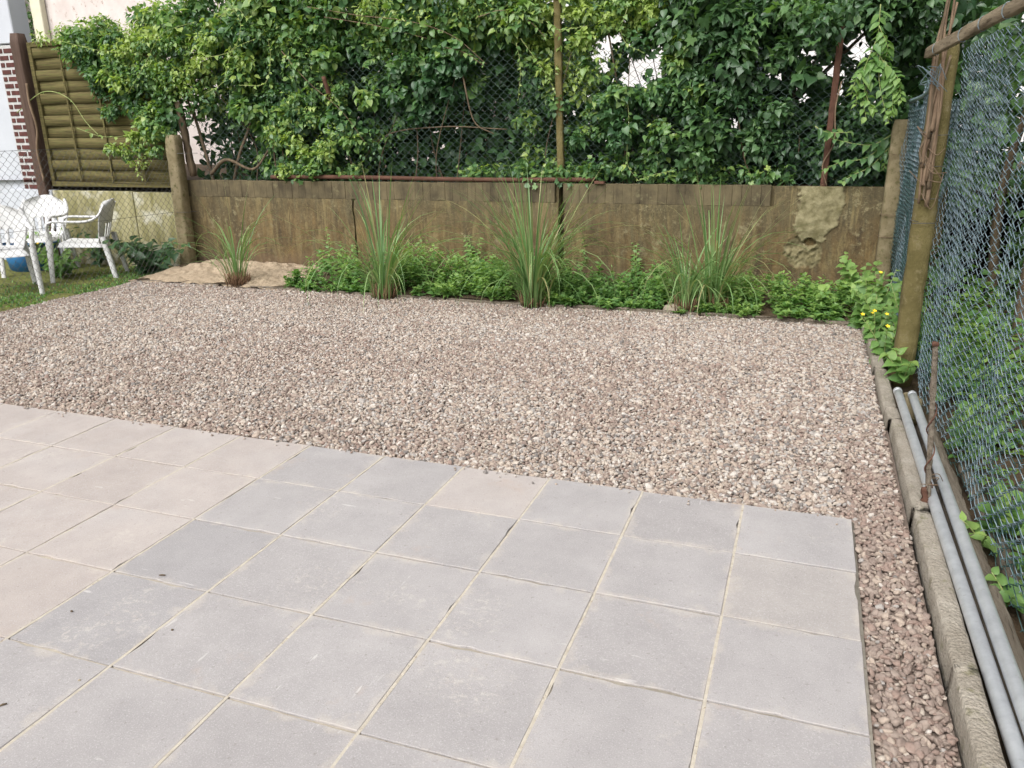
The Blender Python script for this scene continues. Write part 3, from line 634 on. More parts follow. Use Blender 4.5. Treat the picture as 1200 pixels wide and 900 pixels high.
# dead vine on that post
dv = root('dry_vine', (0.30, 1.93, 0.95), 'bundle of dead brown vine stems tied up along the concrete post', 'vine')
r_ = random.Random(9)
for i in range(11):
    x = 0.283+0.009*(i % 7); z0 = r_.uniform(0.98, 1.5); z1 = r_.uniform(1.75, 2.35) if i > 3 else r_.uniform(1.3, 1.6)
    P = bez([(x+r_.uniform(-.008, .008), 1.928-r_.uniform(0, .012), z0), (x+r_.uniform(-.018, .018), 1.925, z0+(z1-z0)*.35), (x+r_.uniform(-.02, .03), 1.925, z0+(z1-z0)*.7), (x+r_.uniform(-.015, .04), 1.945, z1)], 7)
    tube('stem', P, np.linspace(r_.uniform(.006, .013), .006, len(P)), M['dry_vine'] if i % 3 else M['bark'], dv, 5)
for i in range(6):
    z = r_.uniform(1.0, 1.6); tube('twig', bez([(0.30, 1.92, z), (0.33+r_.uniform(-.1, .06), 1.89, z+r_.uniform(-.08, .1)), (0.36+r_.uniform(-.16, .08), 1.88, z+r_.uniform(-.12, .16))], 6), 0.0022, M['dry_vine'], dv, 4)
# slim green post and rusty steel post inside the hedge fence
a, b = GY(658, 200, 4.42), GY(653, -10, 4.42); post('fence_post', (a[0], 4.42, 0.88), (b[0], 4.42, b[2]), 0.062, M['post_concrete'], 'slim green concrete post standing in the overgrown back fence', seed=4, bev=0.008)
a, b = GY(964, 222, 4.36), GY(987, 30, 4.36)
rp = root('steel_post', (a[0], 4.36, 0.9), 'leaning rusty steel fence post behind the wall under the dark tree', 'post')
for s, wd in ((0, 0.045),): rough_bar('shaft', (a[0], 4.36, 0.88), (b[0], 4.40, b[2]), 0.05, 0.05, M['rust'], rp, 0.006, 20, 0.001)
tube('dead_stem', bez([(a[0]+.03, 4.32, 0.93), (a[0]-.02, 4.325, 1.1), (a[0]+.05, 4.325, 1.28), (a[0]+.035, 4.325, 1.55), (a[0]+.06, 4.33, 1.75)], 8), 0.006, M['dry_vine'], rp, 5)

# ================================================================= CHAIN LINK FENCES
def chainlink(name, path, z0, z1, p, hz, r, m, parent, amp=0.01, seed=0.0, depth=0.0045, slack=None):
    """vertical wires bent to and fro, each hooked into the next; path is a polyline in x,y"""
    path = np.asarray(path, float); seg = np.linalg.norm(np.diff(path, axis=0), axis=1); cum = np.concatenate([[0], np.cumsum(seg)]); L = cum[-1]
    nw = int(L/p); polys = []
    for i in range(nw):
        zt = z1(i*p/L) if callable(z1) else z1; zb = z0(i*p/L) if callable(z0) else z0
        nk = int((zt-zb)/(hz/2)); k_ = np.arange(nk+1)
        par = (k_+i) % 2; s = (i + np.where(par, 1.0, 0.0))*p; z = zb + k_*hz/2
        # round each bend with two points
        ss = np.repeat(s, 2); zz = np.repeat(z, 2); dd = np.repeat(np.where(par, 1.0, -1.0), 2)*depth
        zz[0::2] -= hz*0.055; zz[1::2] += hz*0.055; ss = ss + np.where(np.repeat(par, 2), 1, -1)*r*0.8
        dd[0::2] *= 1.0; dd[1::2] *= -0.2
        s2 = np.clip(ss + amp*0.6*fbm(zz*2.2+seed, ss*2.0, seed), 0, L-1e-4)
        x = np.interp(s2, cum, path[:, 0]); y = np.interp(s2, cum, path[:, 1])
        j = np.clip(np.searchsorted(cum, s2)-1, 0, len(seg)-1); tx = (path[j+1]-path[j])/seg[j][:, None]; nrm = np.stack([-tx[:, 1], tx[:, 0]], 1)
        o = dd + amp*fbm(s2*2.1+seed, zz*1.7, seed+4); z3 = zz + amp*0.5*fbm(s2*2.6, zz*2.1, seed+8)
        P = np.stack([x+nrm[:, 0]*o, y+nrm[:, 1]*o, z3], 1); polys.append(P)
    polys = [local(parent, P) for P in polys]
    return put(name, tubes_me(name, polys, r, m, 4, True, False), parent)
# left, in front of the chairs
lf = root('wire_fence', (-6.76, 4.0, 0), 'thin sagging wire mesh fence in front of the white plastic chairs', 'fence')
chainlink('wire_mesh', [(-6.76, 4.06), (-6.76, 0.6)], -0.03, lambda t: 1.19+0.13*min(1, t*3.2), 0.036, 0.074, 0.0017, M['wire_grey'], lf, 0.012, 1.0)
for z in (1.205, 0.62): tube('strand', bez([(-6.765, 4.06, z-.01), (-6.76, 3.2, z+0.09 if z > 1 else z), (-6.76, 2.0, z+.1 if z > 1 else z+.01), (-6.76, 0.6, z+.1 if z > 1 else z)], 8), 0.0018, M['wire_grey'], lf, 4)
# back fence in the hedge
bf = root('wire_fence', (-3, 4.40, 0.9), 'green wire mesh fence standing on the wall inside the hedge', 'fence')
chainlink('wire_mesh', [(-6.6, 4.40), (-2.5, 4.41), (0.30, 4.40)], 0.93, 2.1, 0.041, 0.072, 0.0016, M['wire_green'], bf, 0.012, 3.0)
# right fence, two layers hung one over the other
rf = root('wire_fence', (0.38, 0.8, 0), 'blue grey wire mesh fence hanging in double layers from the wooden rail', 'fence')
path = [(0.398, 1.915), (0.405, 1.5), (0.415, 0.9), (0.425, 0.3), (0.432, -0.4), (0.435, -2.0)]
chainlink('wire_mesh', path, lambda t: 0.05+0.03*t, 1.80, 0.048, 0.064, 0.0018, M['wire_blue'], rf, 0.022, 5.0, 0.006)
chainlink('wire_mesh', [(p[0]+0.03, p[1]+0.01) for p in path[:3]], lambda t: 0.45+0.5*t, lambda t: 1.77-0.15*t, 0.055, 0.066, 0.0017, M['wire_blue'], rf, 0.035, 11.0, 0.006)
chainlink('wire_mesh', [(p[0]+0.016, p[1]) for p in path], 0.0, lambda t: 0.62-0.1*math.sin(t*7), 0.060, 0.078, 0.0018, M['wire_dark'], rf, 0.03, 17.0, 0.006)
bkf = root('wire_fence', (0.40, 3, 0), 'bunched dark blue wire mesh strip between the two right hand concrete posts', 'fence')
for q in range(3): chainlink('wire_mesh', [(0.395+0.012*q, 4.10), (0.41+0.012*q, 3.0), (0.40+0.010*q, 2.07)], 0.02, lambda t: 1.62-0.08*math.sin(t*9), 0.034, 0.062, 0.002, M['wire_blue'] if q != 1 else M['wire_dark'], bkf, 0.028, 21.0+q*5, 0.006)
tube('rolled_edge', bez([(0.385, 2.1, 1.63), (0.375, 2.5, 1.66), (0.385, 3.2, 1.6), (0.38, 4.05, 1.58)], 9), 0.014, M['wire_blue'], bkf, 6)
# wooden rail on top
ra = np.array((0.235, 1.93, 1.765)); rb_ = np.array((0.428, -0.25, 1.845))
rl = root('fence_rail', (0.3, 1, 1.76), 'weathered grey brown wooden rail carrying the blue wire mesh', 'rail')
rough_bar('board', ra, rb_, 0.026, 0.05, M['rail_timber'], rl, 0.002, 30, 0.0016, (0, 0, 1), 5)
for t in (0.10, 0.32, 0.46, 0.60): 
    c_ = ra+(rb_-ra)*t; an = np.linspace(0, 6.5, 14); d_ = (rb_-ra)/np.linalg.norm(rb_-ra)
    tube('tie_wire', [c_+np.array((0.020*math.cos(q), 0, 0.030*math.sin(q)))+d_*0.002*q for q in an], 0.0018, M['wire_blue'], rl, 4)
for i in range(7):
    z = 1.60+r_.uniform(0, .14); tube('wire_end', bez([(0.28, 1.92, 1.62), (0.26+r_.uniform(-.05, .05), 1.88, z), (0.27+r_.uniform(-.08, .06), 1.86, z+r_.uniform(0, .1)), (0.30+r_.uniform(-.05, .05), 1.88, z-.03)], 6), 0.0018, M['wire_blue'], rl, 4)

# ================================================================= RIGHT HAND JUNK: pipes, beam, stake, stones
beam = root('timber_beam', (0.36, -0.3, -0.02), 'old grey timber beam lying along the foot of the blue wire fence', 'beam')
rough_bar('beam', (0.366, -2.2, -0.01), (0.366, 1.12, -0.005), 0.088, 0.09, M['old_timber'], beam, 0.010, 60, 0.0025, (0, 0, 1), 8)
def gpipe(a, b, r, label):
    a = np.array(a); b = np.array(b); n = 30; P = [a+(b-a)*t+np.array((0, 0, -0.006*math.sin(math.pi*t))) for t in np.linspace(0, 1, n)]
    rr = np.full(n, r); P2 = [P[0]-(b-a)/np.linalg.norm(b-a)*r*0.8]+P; o = root('steel_pipe', a, label, 'pipe', 'galvanised pipes behind the kerb')
    tube('pipe', P, rr, M['galvanised'], o, 16)
    d_ = (b-a)/np.linalg.norm(b-a); tube('end_cap', [a-d_*0.012, a-d_*0.010, a-d_*0.003, a+d_*0.03], np.array([.3, .75, 1.05, 1.06])*r, M['galvanised'], o, 16)
PR = 0.0205
gpipe((0.262, 1.44, 0.085), (0.318, -2.3, 0.036), PR, 'galvanised steel pipe lying against the kerb, its far end by the concrete post')
gpipe((0.326, 1.39, 0.088), (0.347, -2.3, 0.068), PR, 'galvanised steel pipe lying between its twin and the timber beam')
sb, st_ = GZ(1083, 592, 0.02), GY(1096.5, 402, 0.14); sb = np.array((0.272, 0.135, -0.05)); st_ = np.array((st_[0], 0.14, st_[2]))
stake = root('wooden_stake', sb, 'thin wooden stake wrapped in rusty wire standing between the steel pipes', 'stake')
rough_bar('shaft', sb, st_, 0.019, 0.019, M['old_timber'], stake, 0.003, 24, 0.0012, (0, 1, 0), 3)
an = np.linspace(0, 15, 90); ax = [sb+(st_-sb)*(0.22+0.52*t)+np.array((0.0145*math.cos(q), 0.0145*math.sin(q), 0)) for t, q in zip(np.linspace(0, 1, 90), an)]
tube('wire_wrap', ax, 0.0028, M['rust'], stake, 5)
rough_bar('splinter', sb+np.array((-.012, -.012, .06)), sb+(st_-sb)*0.23+np.array((-.014, -.014, 0)), 0.020, 0.012, M['rust'], stake, 0.002, 8, 0.003, (0, 1, 0), 4)
top = st_; rough_bar('head', top-np.array((0, 0, .012)), top+np.array((0, 0, .004)), 0.024, 0.022, M['rust'], stake, 0.002, 2, 0.0005, (0, 1, 0), 6)
for q in (-1, 1, 2): tube('wire_tail', bez([sb+(st_-sb)*(0.25+.02*q), sb+(st_-sb)*(0.27+.02*q)+np.array((.03, -.02, .003)), sb+(st_-sb)*(0.26+.01*q)+np.array((.05*q*.5, .0, -.01))], 6), 0.0015, M['dry_vine'], stake, 4)
def stone(name, c, r, label, cat, m='stone', seed=0, parent=None):
    bm = bmesh.new(); bmesh.ops.create_icosphere(bm, subdivisions=3, radius=1.0)
    co = np.array([v_.co[:] for v_ in bm.verts]); k_ = 1+0.22*fbm(co[:, 0]*1.3+seed, co[:, 1]*1.3, co[:, 2]*1.3)
    for v_, q, e in zip(bm.verts, co, k_): v_.co = Vector(np.sign(q)*np.abs(q)**0.8*e*np.array(r))
    me = bpy.data.meshes.new(name); bm.to_mesh(me); bm.free(); me.materials.append(M[m]); me.polygons.foreach_set('use_smooth', [True]*len(me.polygons))
    o = put(name, me, parent, c); 
    if label: tag(o, label, cat)
    return o
stone('concrete_lump', (0.335, 1.42, 0.0), (0.055, 0.12, 0.075), 'rough lump of concrete lying under the ends of the steel pipes', 'stone', 'post_concrete_pale', 3)
q = GZ(790, 363, 0.0); stone('field_stone', (q[0], GB+0.05, 0.02), (0.075, 0.05, 0.045), 'rounded beige stone at the foot of the widest grass clump', 'stone', 'stone', 5)

# ================================================================= WOODEN PANEL FENCE, BRICK PIER, HOUSES
FY = 4.42
wp = root('wooden_fence', (-7.9, FY, 0.86), 'greenish wooden lamella fence panel half covered by the climbing plant', 'fence')
x0, x1, zb, zt = -8.86, -6.93, 0.86, 2.44
box('frame_post', (x0, FY-0.03, zb-0.02), (x0+0.055, FY+0.03, zt), M['fence_timber'], wp); box('frame_post', (x1-0.05, FY-0.03, zb-0.02), (x1, FY+0.03, zt), M['fence_timber'], wp)
box('top_board', (x0+0.056, FY-0.032, zt-0.05), (x1-0.051, FY+0.03, zt+0.002), M['fence_timber'], wp); box('bottom_board', (x0+0.056, FY-0.031, zb-0.02), (x1-0.051, FY+0.03, zb+0.04), M['fence_timber'], wp)
nsl = 12; h = (zt-0.05-zb-0.04)/nsl
for i in range(nsl):
    z = zb+0.04+(i+0.5)*h; front = i % 2
    n = 24; V = []
    for j in range(n+1):
        t = j/n; x = x0+0.056+(x1-x0-0.108)*t; bow = (0.004 if front else -0.004)*math.cos(t*math.pi*4+math.pi) + (-0.010 if front else 0.006)
        hh = h*(0.47 if front else 0.62)
        for (dy, dz) in ((-0.004, -hh), (-0.004, hh), (0.004, hh), (0.004, -hh)): V.append((x, FY+bow+dy+0.0*dz, z+dz+0.003*math.sin(i*5.1+t*5)))
    F = [(j*4+q, j*4+(q+1) % 4, (j+1)*4+(q+1) % 4, (j+1)*4+q) for j in range(n) for q in range(4)]
    put('slat', mesh_np('slat', np.array(V)-np.array(wp.location), [np.array(F)], M['fence_timber']), wp)
for t in (0.25, 0.5, 0.75): box('batten', (x0+(x1-x0)*t-0.012, FY-0.040, zb+0.041), (x0+(x1-x0)*t+0.012, FY-0.029, zt-0.051), M['fence_timber'], wp, 0.002)
bp_ = root('timber_post', (-8.96, FY-0.02, -0.1), 'dark brown timber post between the brick pier and the wooden fence panel', 'post')
rough_bar('shaft', (-8.965, FY-0.03, -0.1), (-8.965, FY-0.03, 2.54), 0.135, 0.135, M['brown_timber'], bp_, 0.008, 24, 0.002, (0, 1, 0), 7)
tube('creeper_stem', bez([(-8.88, FY-.11, 0.9), (-8.89, FY-.12, 1.25), (-8.84, FY-.11, 1.5), (-8.87, FY-.12, 1.8), (-8.88, FY-.10, 2.0)], 8), 0.014, M['dry_vine'], bp_, 6)
bpier = root('brick_pier', (-9.2, FY+0.05, 0.0), 'narrow red brick pier with white mortar beside the dark timber post', 'pier')
box('mortar_core', (-9.36, FY, -0.1), (-9.035, FY+0.2, 2.43), M['mortar'], bpier, 0.002)
bme = {0.155: box_me('brick', (-.068, -.006, -.0245), (.068, .05, .0245), M['brick_red'], 0.003, 0.001), 0.075: box_me('brick', (-.029, -.006, -.0245), (.029, .05, .0245), M['brick_red'], 0.003, 0.001)}
for i in range(31):
    z = 0.06+i*0.077; seq = (0.155, 0.155) if i % 2 else (0.075, 0.155, 0.075); x = -9.353
    for s_ in seq:
        o = bpy.data.objects.new('brick', bme[s_]); link(o, bpier); o.location = Vector((x+s_/2, FY+r_.uniform(-.002, .002), z))-bpier.location; x += s_+0.003
def house(name, x0, x1, y0, y1, z0, z1, m, label, wins, roof='roof_tile', rise=1.8):
    o = root(name, ((x0+x1)/2, (y0+y1)/2, z0), label, 'house'); l = np.array(o.location)
    t = 0.25
    # front wall with window openings: strips around the openings
    wins = sorted(wins); xs_ = [x0]+[q for w_ in wins for q in (w_[0], w_[1])]+[x1]
    k_ = 0
    for i in range(len(xs_)-1):
        if i % 2 == 0: box('wall', (xs_[i], y0, z0-0.3), (xs_[i+1], y0+t, z1), M[m], o, 0.0)
        else:
            w_ = wins[k_]; k_ += 1
            box('wall', (w_[0]-.001, y0+0.001, z0-0.3), (w_[1]+.001, y0+t-.001, w_[2]), M[m], o, 0.0); box('wall', (w_[0]-.001, y0+0.001, w_[3]), (w_[1]+.001, y0+t-.001, z1-.001), M[m], o, 0.0)
            wi = box('window', (w_[0], y0+0.10, w_[2]), (w_[1], y0+0.12, w_[3]), M['window_glass'], o, 0.0)
            f = 0.06
            for lo, hi in (((w_[0], w_[2]), (w_[0]+f, w_[3])), ((w_[1]-f, w_[2]), (w_[1], w_[3])), ((w_[0]+f, w_[2]), (w_[1]-f, w_[2]+f)), ((w_[0]+f, w_[3]-f), (w_[1]-f, w_[3])), (((w_[0]+w_[1])/2-.03, w_[2]+f), ((w_[0]+w_[1])/2+.03, w_[3]-f))):
                ff = put('frame', box_me('frame', np.array((lo[0], y0+0.07, lo[1]))-l, np.array((hi[0], y0+0.099, hi[1]))-l, M['render_white']), wi)
            put('sill', box_me('sill', np.array((w_[0]-.05, y0-0.06, w_[2]-.05))-l, np.array((w_[1]+.05, y0+0.06, w_[2]-0.002))-l, M['mortar'], 0.004), wi)
    box('side_wall', (x0, y0+t, z0-0.3), (x0+t, y1, z1), M[m], o, 0.0); box('side_wall', (x1-t, y0+t, z0-0.3), (x1, y1, z1), M[m], o, 0.0); box('back_wall', (x0+t, y1-t, z0-0.3), (x1-t, y1-0.001, z1), M[m], o, 0.0)
    e = 0.35; ym = (y0+y1)/2
    V = [(x0-e, y0-e, z1-.05), (x1+e, y0-e, z1-.05), (x1+e, ym, z1+rise), (x0-e, ym, z1+rise), (x0-e, y1+e, z1-.05), (x1+e, y1+e, z1-.05)]; V += [(a_, b_, c_+0.16) for a_, b_, c_ in V]
    F = [(0, 3, 2, 1), (3, 4, 5, 2), (6, 7, 8, 9), (9, 8, 11, 10), (0, 1, 7, 6), (4, 10, 11, 5), (0, 6, 9, 3), (3, 9, 10, 4), (1, 2, 8, 7), (2, 5, 11, 8)]
    put('roof', mesh_np('roof', np.array(V)-l, [np.array(F)], M[roof]), o)
    return o
ww = root('white_wall', (-11.5, FY+0.12, -0.1), 'smooth bluish white rendered wall beside the brick pier', 'wall')
box('wall', (-14.5, FY+0.02, -0.15), (-9.30, FY+0.26, 2.44), M['render_white'], ww, 0.01); box('wall', (-14.5, FY+0.0, 2.445), (-9.06, FY+0.24, 4.2), M['render_white'], ww, 0.01); box('coping', (-14.55, FY-0.05, 4.202), (-9.01, FY+0.30, 4.28), M['mortar'], ww, 0.01)
hp = house('rendered_house', -16.5, -5.6, 9.3, 15, 0.9, 5.2, 'render_pink', 'pinkish grey roughcast house wall rising behind the climbing plant', [])
a, b = GY(38, 0, 9.25), GY(50, 0, 9.25); box('downpipe', (a[0], 9.17, 0.9), (b[0], 9.29, 5.0), M['cream_paint'], hp, 0.01)
house('pale_house', -4.4, 4.5, 9.6, 15.5, 0.9, 5.6, 'render_pale', 'pale house glimpsed in patches through gaps in the right of the hedge', [(-2.2, -1.0, 1.7, 3.0), (0.6, 1.6, 1.8, 3.0)])

# ================================================================= CHAIRS
def make_chair(loc, rz, label):
    o = root('plastic_chair', loc, label, 'chair', 'white plastic garden chairs', rz); m = M['white_plastic']
    def P(name, V, F, smooth=True): return put(name, mesh_np(name, V, F, m, smooth), o)
    # seat: shallow dish with turned-down rim, front is -y
    nx, ny = 14, 14; V = []
    for lay in (0, 1):
        for j in range(ny+1):
            for i in range(nx+1):
                u = i/nx*2-1; v_ = j/ny*2-1; hw = 0.235-0.025*(v_+1)/2; sx_ = math.copysign(abs(u)**0.92, u)
                x = sx_*hw; y = v_*0.235*(1-0.06*u*u); e = max(abs(u), abs(v_))
                z = 0.425 - 0.022*(1-u*u)*(1-v_*v_) - 0.02*(v_+1)/2 - (0.045 if e > 0.93 else 0)
                V.append((x, y, z-0.006*lay))
    k_ = (nx+1)*(ny+1); f = []
    for j in range(ny):
        for i in range(nx):
            a_ = j*(nx+1)+i; f.append((a_, a_+1, a_+nx+2, a_+nx+1)); f.append((k_+a_, k_+a_+nx+1, k_+a_+nx+2, k_+a_+1))
    P('seat', V, [np.array(f)])
    # backrest: curved shell with rounded top and slots in the lower half
    nu, nv = 26, 20; V = []; 
    def back(u, v_, off):
        hw = 0.20 + 0.075*math.sin(min(1, v_*1.25)*math.pi/2); top = 0.43+0.02
        ex = max(0.0, (v_-0.55)/0.45); hw *= math.sqrt(max(0.0, 1-(ex**2.6)*0.80))
        zz = 0.40 + v_*top*(1-0.05*u*u); x = u*hw; y = 0.205 + 0.14*v_ - 0.075*u*u*(0.35+v_*0.65) + off
        return (x, y, zz)
    for lay in (0, 1):
        for j in range(nv+1):
            for i in range(nu+1): V.append(back(i/nu*2-1, j/nv, 0.010*lay))
    k_ = (nu+1)*(nv+1); f = []; keep = np.ones((nv, nu), bool)
    for s_ in range(4): keep[2:9, 6+s_*4:6+s_*4+2] = False
    keep[2:8, 3:23][:, ::1] &= True
    for j in range(nv):
        for i in range(nu):
            a_ = j*(nu+1)+i
            if not keep[j, i]: continue
            f.append((a_, a_+1, a_+nu+2, a_+nu+1)); f.append((k_+a_, k_+a_+nu+1, k_+a_+nu+2, k_+a_+1))
            for (dj, di, e0, e1) in ((-1, 0, a_, a_+1), (1, 0, a_+nu+2, a_+nu+1), (0, -1, a_+nu+1, a_), (0, 1, a_+1, a_+nu+2)):
                jj, ii = j+dj, i+di
                if not (0 <= jj < nv and 0 <= ii < nu) or not keep[jj, ii]: f.append((e1, e0, k_+e0, k_+e1))
    P('backrest', V, [np.array(f)])
    for s in (-1, 1):
        # armrest: flattened bar sweeping from the backrest forwards, then down into the front leg
        C = bez([(s*0.225, 0.30, 0.80), (s*0.262, 0.235, 0.69), (s*0.275, 0.12, 0.640), (s*0.282, -0.06, 0.640), (s*0.283, -0.20, 0.645), (s*0.280, -0.262, 0.615), (s*0.270, -0.275, 0.53), (s*0.262, -0.270, 0.40)], 8)
        V = []; w_ = np.interp(np.linspace(0, 1, len(C)), [0, .25, .6, .78, 1], [.018, .026, .027, .022, .02])
        T_ = np.gradient(C, axis=0); T_ /= np.linalg.norm(T_, axis=1)[:, None]
        for c_, tt, ww in zip(C, T_, w_):
            S1 = np.array((1.0, 0, 0)); S1 = S1-tt*(S1@tt); S1 /= np.linalg.norm(S1); S2 = np.cross(tt, S1)
            for a_ in np.arange(10)*math.pi/5: V.append(c_+S1*math.cos(a_)*ww+S2*math.sin(a_)*0.013)
        n = len(C); f = [(i*10+q, i*10+(q+1) % 10, (i+1)*10+(q+1) % 10, (i+1)*10+q) for i in range(n-1) for q in range(10)]
        P('armrest', V, [np.array(f)])
        for (xt, yt, zt_, xb, yb) in ((s*0.262, -0.268, 0.47, s*0.272, -0.305), (s*0.205, 0.235, 0.47, s*0.238, 0.315)):
            V = []; n = 8
            for i in range(n+1):
                t = i/n; x = xt+(xb-xt)*t; y = yt+(yb-yt)*t; z = zt_*(1-t); w2 = 0.030-0.008*t; sg = -1 if yt < 0 else 1; th = 0.009
                for (dx, dy) in ((w2*s, w2*sg), (-w2*s, w2*sg), (-w2*s, (w2-th*1.6)*sg), ((w2-th*1.6)*s, (w2-th*1.6)*sg), ((w2-th*1.6)*s, -w2*sg), (w2*s, -w2*sg)): V.append((x+dx, y+dy, z))
            f = [(i*6+q, i*6+(q+1) % 6, (i+1)*6+(q+1) % 6, (i+1)*6+q) for i in range(n) for q in range(6)]
            if s*sg < 0: f = [tuple(reversed(q)) for q in f]
            P('leg', V, [np.array(f)], False)
    return o
GL = -0.075
ca = (GZ(100, 338, GL)+GZ(142, 330, GL))/2
# direction the first chair faces: from rear leg to front leg on its near side
df = GZ(99, 338, GL)-GZ(142, 330, GL); ra_ = math.atan2(df[1], df[0])+math.pi/2
def chair_at(px, py, rz, label):
    q = GZ(px, py, GL); return make_chair((q[0], q[1], GL), rz, label)
fwd = np.array((math.sin(rad(-62)), -math.cos(rad(-62))))
chair_at(108, 326, rad(-58), 'white plastic armchair turned sideways beside the leafy plant, nearest the concrete post')
chair_at(52, 320, rad(22), 'white plastic armchair with its rounded back to the limewashed wall')
chair_at(12, 343, rad(52), 'white plastic armchair turned away with its seat in front of the blue tub')
# blue tub under the chairs
q = GZ(14, 325, GL); bt = root('blue_tub', (q[0]-.25, q[1]+.5, GL), 'dark blue plastic tub on the ground under the white chairs', 'tub')
def lathe(name, prof, m, parent, ns=28):
    V = []; F = []
    for (r0, z) in prof:
        for j in range(ns): a_ = 2*math.pi*j/ns; V.append((r0*math.cos(a_), r0*math.sin(a_), z))
    for i in range(len(prof)-1):
        for j in range(ns): F.append((i*ns+j, i*ns+(j+1) % ns, (i+1)*ns+(j+1) % ns, (i+1)*ns+j))
    return put(name, mesh_np(name, V, [np.array(F)], m, True), parent)
lathe('body', [(0.01, 0.0), (0.24, 0.0), (0.29, 0.30), (0.285, 0.30), (0.235, 0.012), (0.01, 0.012)], M['blue_plastic'], bt)
lathe('rim', [(0.286, 0.29), (0.315, 0.292), (0.318, 0.31), (0.286, 0.315)], M['blue_plastic'], bt)

# ================================================================= PLANTS
def grass(px, py, n, length, spread, lean, label, seed, stalks=0, w0=0.0135):
    rs = np.random.default_rng(seed); q = GZ(px, py, 0.02); c = np.array((q[0], q[1]+0.05, 0.0))
    o = root('grass_clump', c, label, 'ornamental grass', 'ornamental grass clumps in the back bed')
    V, F, T, b = [], [], [], 0; ns = 9
    for i in range(n+stalks):
        stalk = i >= n; a = rs.uniform(0, 2*math.pi); rr = abs(rs.normal(0, 0.06)); a += 0.35*math.sin(i); Lh = length*rs.uniform(0.45, 1.05)*(1.25 if stalk else 1)
        tilt = abs(rs.normal(0, 0.27))*spread + 0.03; droop = (rs.uniform(0.1, 0.7) if rs.random() < 0.36 else rs.uniform(0.8, 3.0))*(0.5+0.6*spread)*(1 if not stalk else .8)
        dirh = np.array((math.cos(a)+lean[0], math.sin(a)*0.8+lean[1], 0)); dirh /= np.linalg.norm(dirh)+1e-6
        p = np.array((math.cos(a)*rr, math.sin(a)*rr, 0.0)); th = tilt; wd = (w0 if not stalk else 0.003)*rs.uniform(0.6, 1.2); side = np.cross(dirh, (0, 0, 1.0)); tw = rs.uniform(-.6, .6)
        side = side*math.cos(tw)+dirh*math.sin(tw)*0.6; t_ = np.clip(rs.normal(0.55, 0.2), 0, 1) if not stalk else 0.95
        if rs.random() < 0.10: t_ = 1.0
        for j in range(ns+1):
            t = j/ns; ww = wd*(0.55+0.45*math.sin(min(1, t*2.2)*math.pi/2))*(1-t**3)+0.0004
            if j: 
                th_ = th+droop*(max(0, t-0.15)/0.85)**1.25; p = p + (dirh*math.sin(th_)+np.array((0, 0, math.cos(th_))))*Lh/ns
            keel = np.cross(side, dirh)*0
            V += [p-side*ww*0.5, p+np.array((0, 0, -ww*0.22)), p+side*ww*0.5]; T += [t_]*3
        for j in range(ns):
            k_ = b+j*3; F += [(k_, k_+1, k_+4, k_+3), (k_+1, k_+2, k_+5, k_+4)]
        b += (ns+1)*3
    ob = put('blades', mesh_np('blades', V, [np.array(F)], M['grass_blade'], True, {'tint': T}), o); ob['kind'] = 'stuff'
    # dry cut stubble at the foot
    P = []
    for i in range(120):
        a = rs.uniform(0, 6.28); rr = rs.uniform(0.01, 0.105); hh = rs.uniform(0.06, 0.17); p0 = np.array((math.cos(a)*rr, math.sin(a)*rr, -0.01))
        P.append((np.array([p0, p0*1.15+np.array((0, 0, hh*.5)), p0*1.35+np.array((rs.normal(0, .01), rs.normal(0, .01), hh))]), np.array([.004, .0045, .002])))
    ob = put('stubble', tubes_me('stubble', P, 0.004, M['straw'], 4), o); ob['kind'] = 'stuff'
    return o
grass(275, 333, 52, 1.02, 0.66, (-.1, 0), 'slender green grass clump growing out of the sand heap', 1, 4)
grass(447, 347, 110, 1.22, 0.95, (.25, -.1), 'grass clump with arching pale stalks in front of the first wall joint', 2, 14)
grass(622, 356, 230, 1.32, 0.88, (0.05, -.1), 'tallest and densest grass clump, in front of the dark vertical wall gap', 3, 10)
grass(800, 364, 80, 0.85, 0.95, (-.35, -.2), 'low splayed grass clump leaning over the rounded beige stone', 4, 3)
grass(836, 362, 110, 1.12, 0.85, (.25, -.05), 'grass clump with tall dry stalks leaning towards the broken plaster patch', 5, 12)

# ground cover weeds in the bed (nobody could count them)
L = Leaves(); n_pl = 820
for i in range(n_pl):
    x = RNG.uniform(-4.95, 0.32); y = RNG.uniform(GB+0.03, WY-0.10) if RNG.random() < 0.7 else RNG.uniform(GB+0.0, GB+0.3)
    if x < -4.2 and RNG.random() < 0.45: continue
    dens = vnoise(x*1.6, y*1.6, 5.0); hgt = 0.11+0.16*max(0, 0.5+dens)+RNG.uniform(0, .08)
    if x > -1.25: hgt *= 0.62
    front = np.clip((y-GB)/0.25, 0.35, 1); hgt *= front
    k_ = RNG.integers(10, 19); z = bed_h(np.array([x]), np.array([y]))[0]
    t = np.linspace(0.15, 1, k_); lean = RNG.normal(0, 0.05, 2); P = np.stack([x+lean[0]*t, y+lean[1]*t-0.02*t, z+hgt*t], 1); a = np.arange(k_)*2.4+RNG.uniform(0, 6)
    D = np.stack([np.cos(a), np.sin(a)-0.15, 0.35+0.5*t-0.3], 1)+rdir(k_, 0.15); Nn = np.array((0, -0.15, 1.0))+rdir(k_, 0.3)
    sz = RNG.uniform(0.045, 0.078)*(1.15-0.5*t); kd = RNG.choice(['ovate', 'lance', 'ovate', 'lobed'])
    L.add(P, D, Nn, sz, np.clip(0.36+0.36*t+RNG.normal(0, 0.14, k_)+0.2*dens, 0, 1), kd)
o = L.build('ground_cover', M['weed_leaf']); tag(o, 'low tangle of bright green weeds filling the bed along the wall', 'weeds', kind='stuff')

